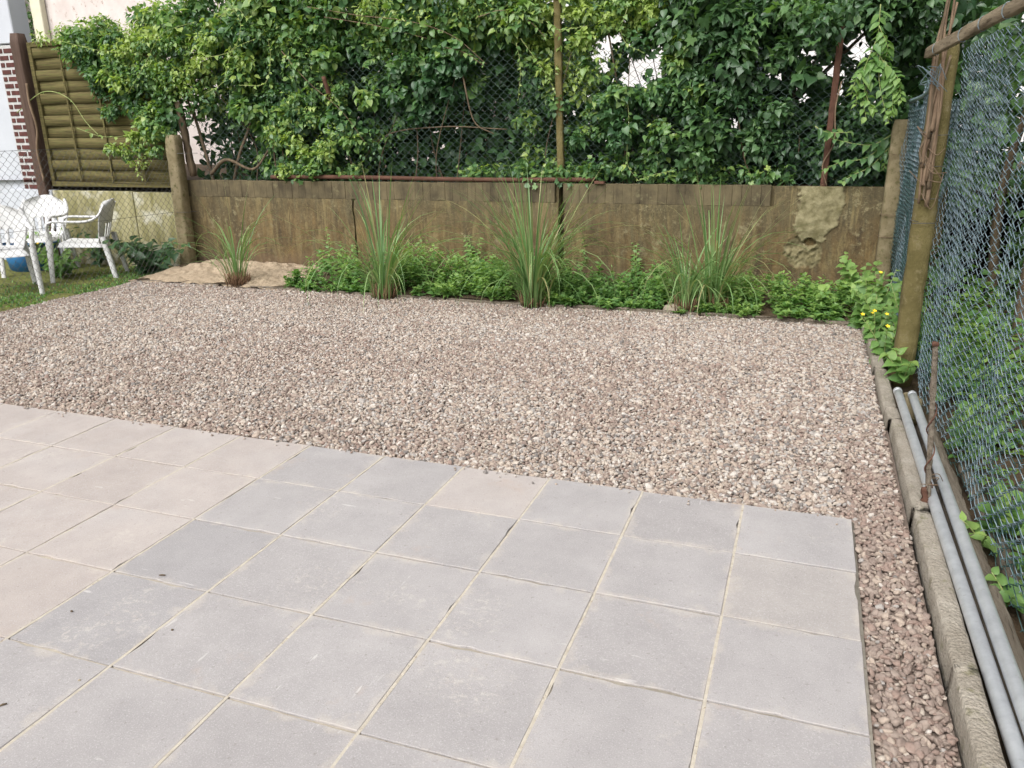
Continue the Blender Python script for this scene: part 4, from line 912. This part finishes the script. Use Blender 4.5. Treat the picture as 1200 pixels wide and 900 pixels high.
def weed(px, py, hgt, n, size, tint, kind, label, ydep=0.25, stems=1, name='weed_plant', flowers=0, base=None, m='weed_leaf', spread=0.10, group=None, cat='weed'):
    q = GZ(px, py, 0.0) if base is None else np.array(base, float)
    c = np.array((q[0], q[1]+(ydep if base is None else 0), q[2] if base is not None else 0.02)); o = root(name, c, label, cat, group); L = Leaves()
    for s in range(stems):
        a = RNG.uniform(0, 6.28); e = spread*RNG.uniform(0.4, 1.2) if stems > 1 else 0.03; hh = hgt*RNG.uniform(0.75, 1.05) if stems > 1 else hgt
        pts = [c, c+np.array((math.cos(a)*e*.4, math.sin(a)*e*.4-0.01, hh*.5)), c+np.array((math.cos(a)*e, math.sin(a)*e-0.02, hh))]
        C = shoot(L, pts, n, size, tint, kind); tube('stem', C[::3], np.linspace(.004, .0018, len(C[::3])), M['tendril'], o, 5)
        if s < flowers:
            f = C[-1]+np.array((0, -.005, .02)); V = [(0, 0, 0)]+[(0.016*math.cos(q_)*(1 if j % 2 else .6), 0.016*math.sin(q_)*(1 if j % 2 else .6), 0.006) for j, q_ in enumerate(np.arange(10)*math.pi/5)]
            put('flower', mesh_np('flower', V, [np.array([(0, j+1, (j+1) % 10+1) for j in range(10)])], M['yellow_petal']), o, f-np.array(o.location)).rotation_euler = (0.5, 0.2, 0)
    L.build('leaf_mass', M[m], o, n_parts=min(24, stems*n//2) if size > 0.05 else 0)
    return o
weed(374, 330, 0.50, 16, 0.055, 0.55, 'ovate', 'tall thin weed with sparse leaves rising against the wall by the sand heap')
weed(400, 330, 0.36, 12, 0.06, 0.45, 'ovate', 'upright leafy weed between the sand heap and the grass with arching stalks', stems=3)
weed(545, 335, 0.42, 16, 0.06, 0.5, 'ovate', 'bushy weed halfway between the two tallest grass clumps', stems=5)
weed(478, 335, 0.40, 12, 0.06, 0.45, 'ovate', 'upright weed pressed against the right of the arching grass clump', stems=2)
weed(683, 340, 0.40, 14, 0.055, 0.5, 'ovate', 'slim weed in front of the dark vertical wall gap', stems=2)
weed(738, 345, 0.48, 16, 0.06, 0.5, 'ovate', 'tall weed with fresh top leaves left of the low splayed grass', stems=2)
weed(868, 345, 0.46, 14, 0.085, 0.68, 'heart', 'light green broad leaved weed behind the last grass clump', stems=3)
weed(925, 352, 0.24, 12, 0.10, 0.42, 'heart', 'dark broad leaved weed patch below the broken plaster', stems=4, spread=0.2)
weed(968, 372, 0.22, 8, 0.12, 0.72, 'round', 'rosette of pale green rounded leaves at the gravel corner', stems=3, ydep=0.12, spread=0.12)
weed(1005, 368, 0.40, 12, 0.10, 0.62, 'heart', 'lush pale green weed in front of the right end of the wall', stems=7, spread=0.24)
weed(1030, 385, 0.36, 12, 0.10, 0.55, 'ovate', 'leafy weed beside the foot of the vine covered concrete post', stems=6, spread=0.2, ydep=0.15, flowers=1)
weed(1015, 400, 0.20, 9, 0.075, 0.55, 'lance', 'yellow flowered weed spilling over the kerb', stems=6, spread=0.12, ydep=0.0, flowers=4, base=(0.235, 2.75, 0.02))
weed(1050, 440, 0.17, 7, 0.10, 0.6, 'heart', 'broad leaves sprouting over the far ends of the steel pipes', stems=3, spread=0.10, base=(0.335, 1.86, 0.02))
weed(1100, 610, 0.10, 6, 0.07, 0.75, 'ovate', 'small bright seedling growing beside the timber beam', base=(0.425, -0.05, -0.01), stems=2, spread=0.07)
weed(1120, 700, 0.10, 6, 0.07, 0.5, 'ovate', 'small weed poking through the foot of the blue wire fence', base=(0.44, -0.42, -0.02), stems=3, spread=0.08)
weed(0, 0, 0.34, 12, 0.10, 0.6, 'heart', 'lush weed with large pale leaves filling the corner behind the kerb', base=(0.20, 3.22, 0.0), stems=8, spread=0.2)
weed(0, 0, 0.30, 11, 0.09, 0.5, 'ovate', 'leafy weed leaning over the kerb in front of the mossy far post', base=(0.27, 2.85, 0.0), stems=8, spread=0.17)
weed(0, 0, 0.24, 10, 0.085, 0.55, 'ovate', 'low weed tucked between the kerb and the vine wound post', base=(0.265, 2.35, 0.0), stems=7, spread=0.12, flowers=2)
weed(0, 0, 0.5, 13, 0.10, 0.4, 'ovate', 'dark leafy weed growing behind the vine wound post against the mesh', base=(0.42, 2.4, -0.04), stems=6, spread=0.16, flowers=1)
# left side plants among the chairs
weed(180, 318, 0.42, 12, 0.16, 0.12, 'heart', 'dark green broad leaved plant at the foot of the low wall', base=(*GZ(180, 322, -0.06)[:2], -0.06), stems=11, spread=0.45, m='leaf_dark')
weed(128, 310, 0.5, 12, 0.10, 0.3, 'ovate', 'dark leafy plant growing behind the sideways white chair', base=(*GZ(118, 312, -0.06)[:2], -0.06), stems=9, spread=0.35, m='leaf_dark')
weed(70, 325, 0.36, 14, 0.10, 0.55, 'ovate', 'mid green weed with a yellow flower under the white chairs', base=(*GZ(74, 324, -0.06)[:2], -0.06), stems=10, spread=0.30, flowers=2)
weed(60, 285, 0.62, 10, 0.10, 0.6, 'ovate', 'green shoots growing up through the seats of the chairs', base=(*GZ(62, 318, -0.06)[:2], -0.06), stems=6, spread=0.25)

L = Leaves(); n = 6500; x = -6.68-np.abs(RNG.normal(0, 0.6, n)); y = RNG.uniform(1.2, 4.2, n); z = lawn_h(x, y); ok_ = vnoise(x*3, y*3, 2.0) > -0.35
P = np.stack([x, y, z-0.004], 1)[ok_]; n = len(P); L.add(P, rdir(n, 0.55)+np.array((0, 0, 1.0)), rdir(n)+np.array((0, -.6, .2)), RNG.uniform(0.015, 0.045, n), np.clip(RNG.normal(0.45, .25, n), 0, 1), 'lance')
o = L.build('grass', M['weed_leaf']); tag(o, 'short mossy grass on the ground under the white chairs', 'grass', kind='stuff')
# weeds and leaf litter beyond the right fence
L = Leaves()
for i in range(1100):
    x = RNG.uniform(0.47, 2.6); y = RNG.uniform(-1.2, 3.6); z = -0.03; k_ = RNG.integers(7, 14); hgt = RNG.uniform(0.05, 0.22)*(2.2 if y > 1.4 else 1.2)
    t = np.linspace(0.1, 1, k_); a = np.arange(k_)*2.4+RNG.uniform(0, 6); P = np.stack([x+0.02*np.cos(a), y+0.02*np.sin(a), z+hgt*t], 1)
    L.add(P, np.stack([np.cos(a), np.sin(a), 0.3+0*a], 1)+rdir(k_, .2), np.array((0, -.1, 1.0))+rdir(k_, .3), RNG.uniform(0.035, 0.07), np.clip(0.62+RNG.normal(0, .2, k_), 0, 1), RNG.choice(['ovate', 'round', 'heart']))
o = L.build('ground_cover', M['weed_leaf']); tag(o, 'loose green weeds on the dark soil beyond the blue wire fence', 'weeds', kind='stuff')
o = root('timber_plank', (0.52, 0.3, -0.04), 'brown plank lying in the weeds beyond the blue wire fence', 'plank'); rough_bar('plank', (0.50, -0.9, -0.02), (0.475, 0.72, -0.015), 0.05, 0.03, M['old_timber'], o, 0.004, 20, 0.002, (0, 0, 1), 12)

# ---------------- hedge
HY = 4.75
def inpx(P):
    d = P-CAM; z = d@_f; return 600+FPX*(d@RX)/z, 450-FPX*(d@UX)/z
class Plant:
    def __init__(s, name, base, label, cat): s.o = root(name, base, label, cat); s.L = Leaves(); s.b = np.array(base, float)
    def clumps(s, lst):
        for (px, py, Y, rr, n, size, tint, kind) in lst: clump(s.L, GY(px, py, Y), rr, n, size, tint, kind)
    def stem(s, pts, r0, r1, m='bark', name='stem'):
        C = bez(pts, 8); tube(name, C, np.linspace(r0, r1, len(C)), M[m], s.o, 6); return C
    def trail(s, pxpts, Y, n, size, tint, kind, name='tendril', r=0.0032, m='tendril'):
        pts = [GY(q[0], q[1], q[2] if len(q) > 2 else Y) for q in pxpts]; C = shoot(s.L, pts, n, size, tint, kind); tube(name, C[::2], np.linspace(r, r*0.5, len(C[::2])), M[m], s.o, 5)
    def open_gaps(s, gaps, keep=0.12):
        for arr in range(len(s.L.P)):
            X, Y = inpx(s.L.P[arr]); bad = np.zeros(len(X), bool)
            for (px, py, rx, ry) in gaps: bad |= (((X-px)/rx)**2+((Y-py)/ry)**2) < 1
            k_ = ~(bad & (RNG.random(len(X)) > keep)); st = sum(len(q) for q in s.L.P[:arr]); kk = s.L.K[st:st+len(X)]
            s.L.K[st:st+len(X)] = [q for q, b in zip(kk, k_) if b]
            for lst in (s.L.P, s.L.D, s.L.N, s.L.S, s.L.T): lst[arr] = lst[arr][k_]
    def done(s, m, n_parts): return s.L.build('foliage', M[m], s.o, n_parts)
def fill(P, poly, n_cl, Y0, Y1, rr, nleaf, size, tint, kind, rs):
    """lumps of leaves over a region of the hedge face; region given as photo outline at the hedge's depth"""
    xs_ = [q[0] for q in poly]; ys_ = [q[1] for q in poly]; cnt = 0; tries = 0
    while cnt < n_cl and tries < n_cl*40:
        tries += 1; x = rs.uniform(min(xs_), max(xs_)); y = rs.uniform(min(ys_), max(ys_)); ins = False
        for i in range(len(poly)):
            (xa, ya), (xb, yb) = poly[i], poly[i-1]
            if (ya > y) != (yb > y) and x < (xb-xa)*(y-ya)/(yb-ya)+xa: ins = not ins
        if not ins: continue
        cnt += 1; k_ = kind[rs.randrange(len(kind))] if isinstance(kind, (list, tuple)) else kind
        clump(P.L, GY(x, y, rs.uniform(Y0, Y1)), np.array((1, 0.8, 0.8))*rr*rs.uniform(0.6, 1.3), int(nleaf*1.55*rs.uniform(0.7, 1.3)), size*0.80*rs.uniform(0.7, 1.3), tint+rs.uniform(-.30, .34), k_)
rs = random.Random(21)
GAPS = ((755, 82, 26, 20), (735, 95, 16, 9), (705, 62, 16, 24), (720, 45, 14, 9), (770, 60, 12, 14), (890, 68, 12, 22), (945, 60, 13, 12), (1008, 52, 16, 22), (860, 145, 9, 10), (915, 88, 20, 8), (975, 82, 13, 18), (222, 148, 9, 13), (590, 2, 40, 9), (940, 108, 12, 10), (840, 90, 9, 7), (870, 98, 7, 6), (1024, 88, 7, 8), (880, 130, 6, 8), (700, 130, 6, 5), (655, 2, 22, 6))
# 1 climbing plant over the wooden panel (left)
p1 = Plant('climbing_plant', (-6.3, 4.6, 0.9), 'light green climbing plant sprawling over the wooden fence panel', 'climber')
outl = [(60, 55), (110, 32), (180, 10), (240, -20), (330, -20), (340, 60), (330, 170), (300, 200), (280, 130), (235, 120), (210, 150), (170, 165), (150, 120), (115, 90)]
fill(p1, outl, 150, 4.22, 4.7, 0.17, 62, 0.078, 0.52, ['heart', 'ovate', 'ovate'], rs)
fill(p1, [(35, 45), (110, 25), (170, 30), (150, 80), (90, 65)], 26, 4.25, 4.45, 0.12, 50, 0.055, 0.88, ['ovate', 'lance'], rs)
fill(p1, [(120, 55), (250, 30), (240, 110), (140, 100)], 40, 4.14, 4.3, 0.12, 44, 0.055, 0.80, ['ovate', 'heart'], rs)
fill(p1, [(100, 80), (140, 85), (150, 145), (118, 130)], 9, 4.3, 4.4, 0.10, 50, 0.05, 0.12, ['ovate'], rs)
fill(p1, [(110, 150), (205, 135), (200, 175), (130, 185)], 14, 4.1, 4.25, 0.085, 42, 0.05, 0.72, ['heart', 'ovate'], rs)
fill(p1, [(150, 185), (178, 185), (172, 212), (158, 210)], 3, 4.12, 4.2, 0.06, 22, 0.04, 0.85, ['ovate'], rs)
fill(p1, [(62, 48), (130, 35), (210, 60), (200, 150), (165, 150), (140, 115), (110, 95), (95, 70)], 46, 4.2, 4.34, 0.12, 46, 0.07, 0.5, ['heart', 'ovate'], rs)
for tr in ([(225, 70), (270, 60), (282, 30), (270, 5)], [(255, 20), (277, 10), (290, 22), (300, 10)], [(40, 45), (70, 48), (110, 58), (150, 62)], [(150, 110), (170, 75), (190, 40), (230, 25)],
           [(240, 110), (262, 95), (272, 60), (300, 45)], [(90, 150), (120, 160), (150, 158), (160, 145)], [(165, 160), (162, 185), (160, 200), (168, 210)], [(280, 100), (310, 98), (317, 70), (314, 45)]): p1.trail(tr, 4.08, 12, 0.05, 0.9, 'ovate')
p1.trail([(20, 132, 4.34), (50, 108, 4.33), (80, 115, 4.3), (100, 142, 4.3), (115, 158, 4.2)], 4.3, 7, 0.03, 0.8, 'ovate', r=0.006)
for pts in ([(-6.5, 4.45, 0.85), (-6.55, 4.4, 1.3), (-6.7, 4.45, 1.7), (-7.0, 4.5, 2.2)], [(-6.3, 4.5, 0.85), (-6.1, 4.42, 1.2), (-5.9, 4.5, 1.7), (-6.0, 4.6, 2.3)], [(-6.45, 4.35, 1.0), (-6.2, 4.32, 1.15), (-5.9, 4.36, 1.05), (-5.7, 4.4, 1.25)]): p1.stem(pts, 0.022, 0.010)
rough_bar('dead_trunk', (-6.62, 4.26, 0.98), (-6.72, 4.30, 1.75), 0.07, 0.06, M['bark'], p1.o, 0.012, 14, 0.006, (0, 1, 0), 5)
p1.done('leaf', 260)
# 2 shrub in the middle with long arching shoots
p2 = Plant('hedge_shrub', (-4.4, 4.7, 0.9), 'dense mid green shrub hedge with long arching shoots behind the rusty pipe', 'shrub')
fill(p2, [(300, -20), (600, -20), (640, 30), (560, 60), (470, 110), (440, 180), (390, 200), (300, 205), (310, 90)], 200, 4.28, 4.75, 0.17, 58, 0.075, 0.42, ['ovate', 'heart', 'ovate', 'round'], rs)
fill(p2, [(320, 120), (410, 100), (420, 195), (320, 205)], 26, 4.22, 4.32, 0.11, 42, 0.055, 0.72, ['heart', 'ovate'], rs)
fill(p2, [(350, -10), (620, -10), (600, 25), (420, 30)], 50, 4.25, 4.7, 0.15, 55, 0.06, 0.86, ['ovate', 'lance'], rs)  # paler tint paints light onto the top of the hedge
fill(p2, [(440, 90), (560, 50), (580, 100), (470, 150)], 30, 4.3, 4.7, 0.13, 45, 0.085, 0.2, ['ovate', 'round'], rs)
for tr in ([(360, 8), (420, 18), (480, 25), (530, 42), (570, 75)], [(520, 55), (545, 62), (568, 78)], [(425, 80), (430, 72), (438, 70)], [(380, 20), (440, 30), (500, 45)], [(330, 60), (360, 95), (400, 130), (430, 170)], [(560, 20), (590, 12), (620, 25), (640, 45)]): p2.trail(tr, 4.22, 12, 0.075, 0.6, 'ovate', r=0.004, m='dry_vine')
for pts in ([(-4.7, 4.46, 0.85), (-4.75, 4.40, 1.3), (-4.9, 4.45, 1.9)], [(-4.9, 4.6, 0.85), (-4.4, 4.5, 1.35), (-3.7, 4.4, 1.45), (-3.0, 4.38, 1.42)], [(-5.5, 4.40, 0.9), (-5.5, 4.36, 1.2), (-5.6, 4.42, 1.5)], [(-3.4, 4.3, 1.9), (-3.3, 4.3, 1.5), (-3.1, 4.3, 1.38)], [(-5.6, 4.36, 0.92), (-5.61, 4.34, 1.4)]): p2.stem(pts, 0.009, 0.005)
a = GY(384, 90, 4.3); rough_bar('cut_branch', (a[0]+.03, 4.3, a[2]-.25), (a[0], 4.22, a[2]), 0.04, 0.04, M['rust'], p2.o, 0.01, 8, 0.003, (0, 1, 0), 5)
p2.done('leaf', 260)
# 3 bright shrub with gaps, right of the slim post
p3 = Plant('hedge_shrub', (-2.2, 4.7, 0.9), 'airy light green shrub with see through gaps around the slim green post', 'shrub')
fill(p3, [(600, -20), (780, -20), (760, 30), (710, 50), (690, 120), (640, 110), (610, 60)], 75, 4.4, 4.8, 0.15, 50, 0.065, 0.84, ['ovate', 'heart', 'lobed'], rs)  # raised tint stands in for light coming through the top leaves
fill(p3, [(610, 60), (700, 60), (690, 190), (640, 195), (600, 190)], 26, 4.36, 4.7, 0.13, 42, 0.07, 0.45, ['ovate', 'heart'], rs)
fill(p3, [(705, 105), (790, 105), (770, 205), (700, 200)], 36, 4.24, 4.6, 0.13, 42, 0.075, 0.38, ['ovate', 'heart'], rs)
fill(p3, [(735, 45), (810, 40), (830, 110), (770, 115)], 16, 4.3, 4.5, 0.13, 42, 0.085, 0.5, ['ovate', 'heart'], rs)
for tr in ([(733, 100), (737, 140), (735, 190), (748, 212)], [(640, 25), (655, 35), (690, 30)], [(735, 10), (728, 35), (735, 52), (755, 62)], [(748, 212), (765, 205), (790, 200)], [(605, 50), (610, 80), (607, 120)], [(610, 45), (635, 80), (650, 105)]): p3.trail(tr, 4.24, 12, 0.045, 0.75, 'heart')
for pts in ([(-2.6, 4.8, .85), (-2.5, 4.7, 1.5), (-2.2, 4.6, 2.2)], [(-1.9, 4.7, .85), (-1.95, 4.6, 1.5), (-2.1, 4.55, 2.3)]): p3.stem(pts, 0.016, 0.008)
p3.open_gaps(GAPS); p3.done('leaf', 220)
# 4 dark tree on the right
p4 = Plant('dark_tree', (-0.6, 5.0, 0.9), 'dark green tree with big leaves hanging over the right end of the wall', 'tree')
fill(p4, [(770, -20), (1090, -20), (1075, 60), (1000, 30), (900, 40), (840, 100), (790, 60)], 120, 4.25, 5.0, 0.19, 60, 0.085, 0.46, ['ovate', 'heart', 'ovate'], rs)
fill(p4, [(790, 90), (880, 80), (940, 120), (930, 170), (860, 190), (780, 190)], 70, 4.24, 4.8, 0.16, 56, 0.08, 0.40, ['ovate', 'heart'], rs)
fill(p4, [(860, 10), (960, 10), (950, 110), (880, 90)], 22, 4.3, 4.6, 0.15, 40, 0.10, 0.42, ['ovate', 'heart'], rs)
fill(p4, [(920, 130), (1050, 120), (1040, 205), (930, 205)], 40, 4.46, 4.8, 0.15, 54, 0.08, 0.32, ['ovate', 'heart'], rs)
for q in ((870, 30), (920, 15), (815, 25), (960, 45), (840, 150), (805, 170)): clump(p4.L, GY(q[0], q[1], 4.25), 0.16, 14, 0.115, 0.7, 'lobed')
C = p4.stem([(-0.55, 5.05, 0.8), (-0.5, 5.0, 1.6), (-0.65, 4.95, 2.4), (-0.6, 4.9, 3.2)], 0.06, 0.03, name='trunk')
for pts in ([(-0.5, 5.0, 1.6), (-0.1, 4.8, 2.0), (0.3, 4.5, 2.4)], [(-0.55, 4.98, 1.9), (-1.1, 4.8, 2.2), (-1.6, 4.6, 2.3)], [(-0.6, 4.95, 2.3), (-0.9, 4.6, 2.55), (-1.0, 4.4, 2.5)]): p4.stem(pts, 0.022, 0.01, name='limb')
p4.open_gaps(GAPS); p4.done('leaf_dark', 280)
# 5 hanging pale branch at the far right post, and the leafy tuft on the wall
p5 = Plant('hanging_branch', (*GY(1035, 10, 4.0),), 'pale olive compound leaves hanging in a bunch beside the dark blue mesh', 'branch')
for tr in ([(1032, 5, 4.0), (1030, 30, 3.98), (1028, 55, 3.95), (1026, 80, 3.95)], [(1030, 40), (1015, 75), (1005, 105), (1003, 125)], [(1032, 50), (1030, 90), (1035, 120), (1042, 145)], [(1028, 60), (1042, 85), (1050, 105), (1052, 115)], [(1025, 75), (1012, 95), (1018, 120), (1025, 132)], [(1032, 80), (1045, 100), (1046, 122), (1045, 135)], [(1030, 30), (1040, 55), (1035, 75)], [(1026, 70), (1006, 88), (997, 112)], [(1030, 60), (1020, 88), (1012, 112), (1015, 140)], [(1034, 70), (1052, 92), (1056, 120)]): p5.trail(tr, 3.95, 16, 0.085, 0.62, 'ovate', r=0.004)
p5.done('weed_leaf', 60)
p6 = Plant('leafy_shoot', (*GY(975, 212, 4.34)[:2], 0.93), 'fresh green leafy shoots drooping over the wall by the rusty post', 'shoot')
for tr in ([(1045, 158), (1020, 170), (985, 165), (968, 160)], [(1040, 165), (1015, 185), (985, 190), (965, 200)], [(1045, 170), (1020, 195), (1000, 205), (985, 215)], [(955, 148), (970, 155), (1000, 155)], [(1050, 150), (1042, 175), (1035, 200)]): p6.trail(tr, 4.2, 14, 0.085, 0.45, 'ovate', r=0.004)
p6.done('leaf', 40)
# ivy along the wall crown
L = Leaves()
for i in range(230):
    px = rs.choice([rs.uniform(530, 760), rs.uniform(330, 420), rs.uniform(760, 930), rs.uniform(600, 700)]); a = GY(px, 206, WY+0.04); c_ = np.array((a[0], WY+rs.uniform(0.02, 0.30), WT+rs.uniform(0.0, 0.14)))
    clump(L, c_, 0.07, 9, 0.06, 0.52, 'lobed' if rs.random() < .7 else 'ovate')
o = L.build('ivy', M['leaf']); tag(o, 'ivy creeping along the top of the retaining wall', 'ivy', kind='stuff')
# inner thicket: the shaded depth of the hedge
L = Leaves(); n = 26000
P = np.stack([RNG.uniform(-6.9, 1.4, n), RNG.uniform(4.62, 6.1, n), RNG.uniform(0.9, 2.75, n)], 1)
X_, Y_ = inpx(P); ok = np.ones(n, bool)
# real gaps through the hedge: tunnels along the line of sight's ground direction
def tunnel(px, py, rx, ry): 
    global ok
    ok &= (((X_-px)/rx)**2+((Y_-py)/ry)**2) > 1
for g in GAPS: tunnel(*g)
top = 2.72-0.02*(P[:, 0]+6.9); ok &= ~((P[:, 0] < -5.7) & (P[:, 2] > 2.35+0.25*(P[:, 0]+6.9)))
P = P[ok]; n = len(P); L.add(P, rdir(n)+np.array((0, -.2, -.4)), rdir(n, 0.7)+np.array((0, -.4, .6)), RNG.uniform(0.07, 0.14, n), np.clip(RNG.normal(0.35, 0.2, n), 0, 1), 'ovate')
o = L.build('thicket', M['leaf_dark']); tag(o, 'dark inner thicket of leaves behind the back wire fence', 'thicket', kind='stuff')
tw = []
for i in range(60):
    x = rs.uniform(-6.6, 0.3); y = rs.uniform(4.44, 5.2); z = 0.85
    tw.append((bez([(x, y, z), (x+rs.uniform(-.2, .2), y+rs.uniform(-.1, .1), z+rs.uniform(.3, .6)), (x+rs.uniform(-.5, .5), y+rs.uniform(-.2, .2), z+rs.uniform(.9, 1.6))], 6), np.linspace(rs.uniform(.006, .012), .003, 13)))
o = put('undergrowth_stems', tubes_me('undergrowth_stems', tw, 0.006, M['bark'], 5)); tag(o, 'tangle of bare brown stems in the gloom above the wall', 'stems', kind='stuff')
# bushes beyond the right fence
p7 = Plant('garden_bush', (1.2, 3.6, -0.05), 'dark bush filling the view beyond the blue wire fence', 'bush')
for i in range(85): clump(p7.L, np.array((rs.uniform(0.75, 2.9), rs.uniform(2.6, 4.6), rs.uniform(0.05, 2.3))), 0.22, 46, 0.09, rs.uniform(.2, .9), rs.choice(['ovate', 'heart']))
for pts in ([(1.1, 3.7, -.1), (1.0, 3.6, 1.0), (1.2, 3.7, 2.0)], [(1.6, 3.8, -.1), (1.7, 3.7, 1.2), (1.5, 3.7, 2.2)]): p7.stem(pts, 0.04, 0.02)
p7.done('leaf_dark', 0)
p8 = Plant('tree_trunk', (0.95, 2.2, -0.05), 'slim mossy tree trunk standing behind the blue wire fence', 'tree')
p8.stem([(0.98, 2.2, -0.1), (0.95, 2.2, 0.6), (1.0, 2.22, 1.5), (0.96, 2.2, 2.6)], 0.06, 0.045, name='trunk')
for i in range(26): clump(p8.L, np.array((0.96+rs.uniform(-.5, .6), 2.3+rs.uniform(-.4, .5), rs.uniform(2.1, 3.0))), 0.16, 30, 0.07, rs.uniform(.5, .9), 'ovate')
p8.done('leaf_dark', 0)
# creeper on the far house wall, top left
p9 = Plant('wall_creeper', (*GY(25, 30, 9.2)[:2], 0.9), 'patch of creeper climbing the pinkish house wall beside the cream downpipe', 'climber')
for q in ((25, 5), (30, 18), (28, 32), (22, -5), (33, 38)): clump(p9.L, GY(q[0], q[1], 9.18), 0.13, 40, 0.09, 0.4, 'ovate')
p9.stem([(p9.b[0], 9.24, 0.85), (p9.b[0]+.05, 9.24, 2.2), (p9.b[0], 9.24, 3.6)], 0.02, 0.01); p9.done('leaf', 0)

# ---- litter on the paving
def litter(px, py, L_, ang, label, name='twig', m='bark', r=0.0028):
    q = GZ(px, py, 0.004); d_ = np.array((math.cos(ang), math.sin(ang), 0))*L_/2; o = tube(name, [q-d_, q+np.array((0, 0, .001)), q+d_], [r*.6, r, r*.7], M[m], None, 6); tag(o, label, 'twig')
litter(190, 674, 0.022, 0.3, 'tiny brown twig lying on a dark grey slab')
litter(3, 826, 0.02, 0.9, 'small dark twig at the edge of a pinkish slab')
for i, (px, py, lb) in enumerate(((84, 716, 'small dark pebble lying alone on a bluish grey slab'), (202, 738, 'small black pebble near the middle of a grey slab'), (93, 797, 'tiny white pebble beside a sandy joint'))):
    stone('pebble', tuple(GZ(px, py, 0.003)), (0.0038, 0.003, 0.0022), lb, 'pebble', 'stone' if i == 2 else 'bark', i)
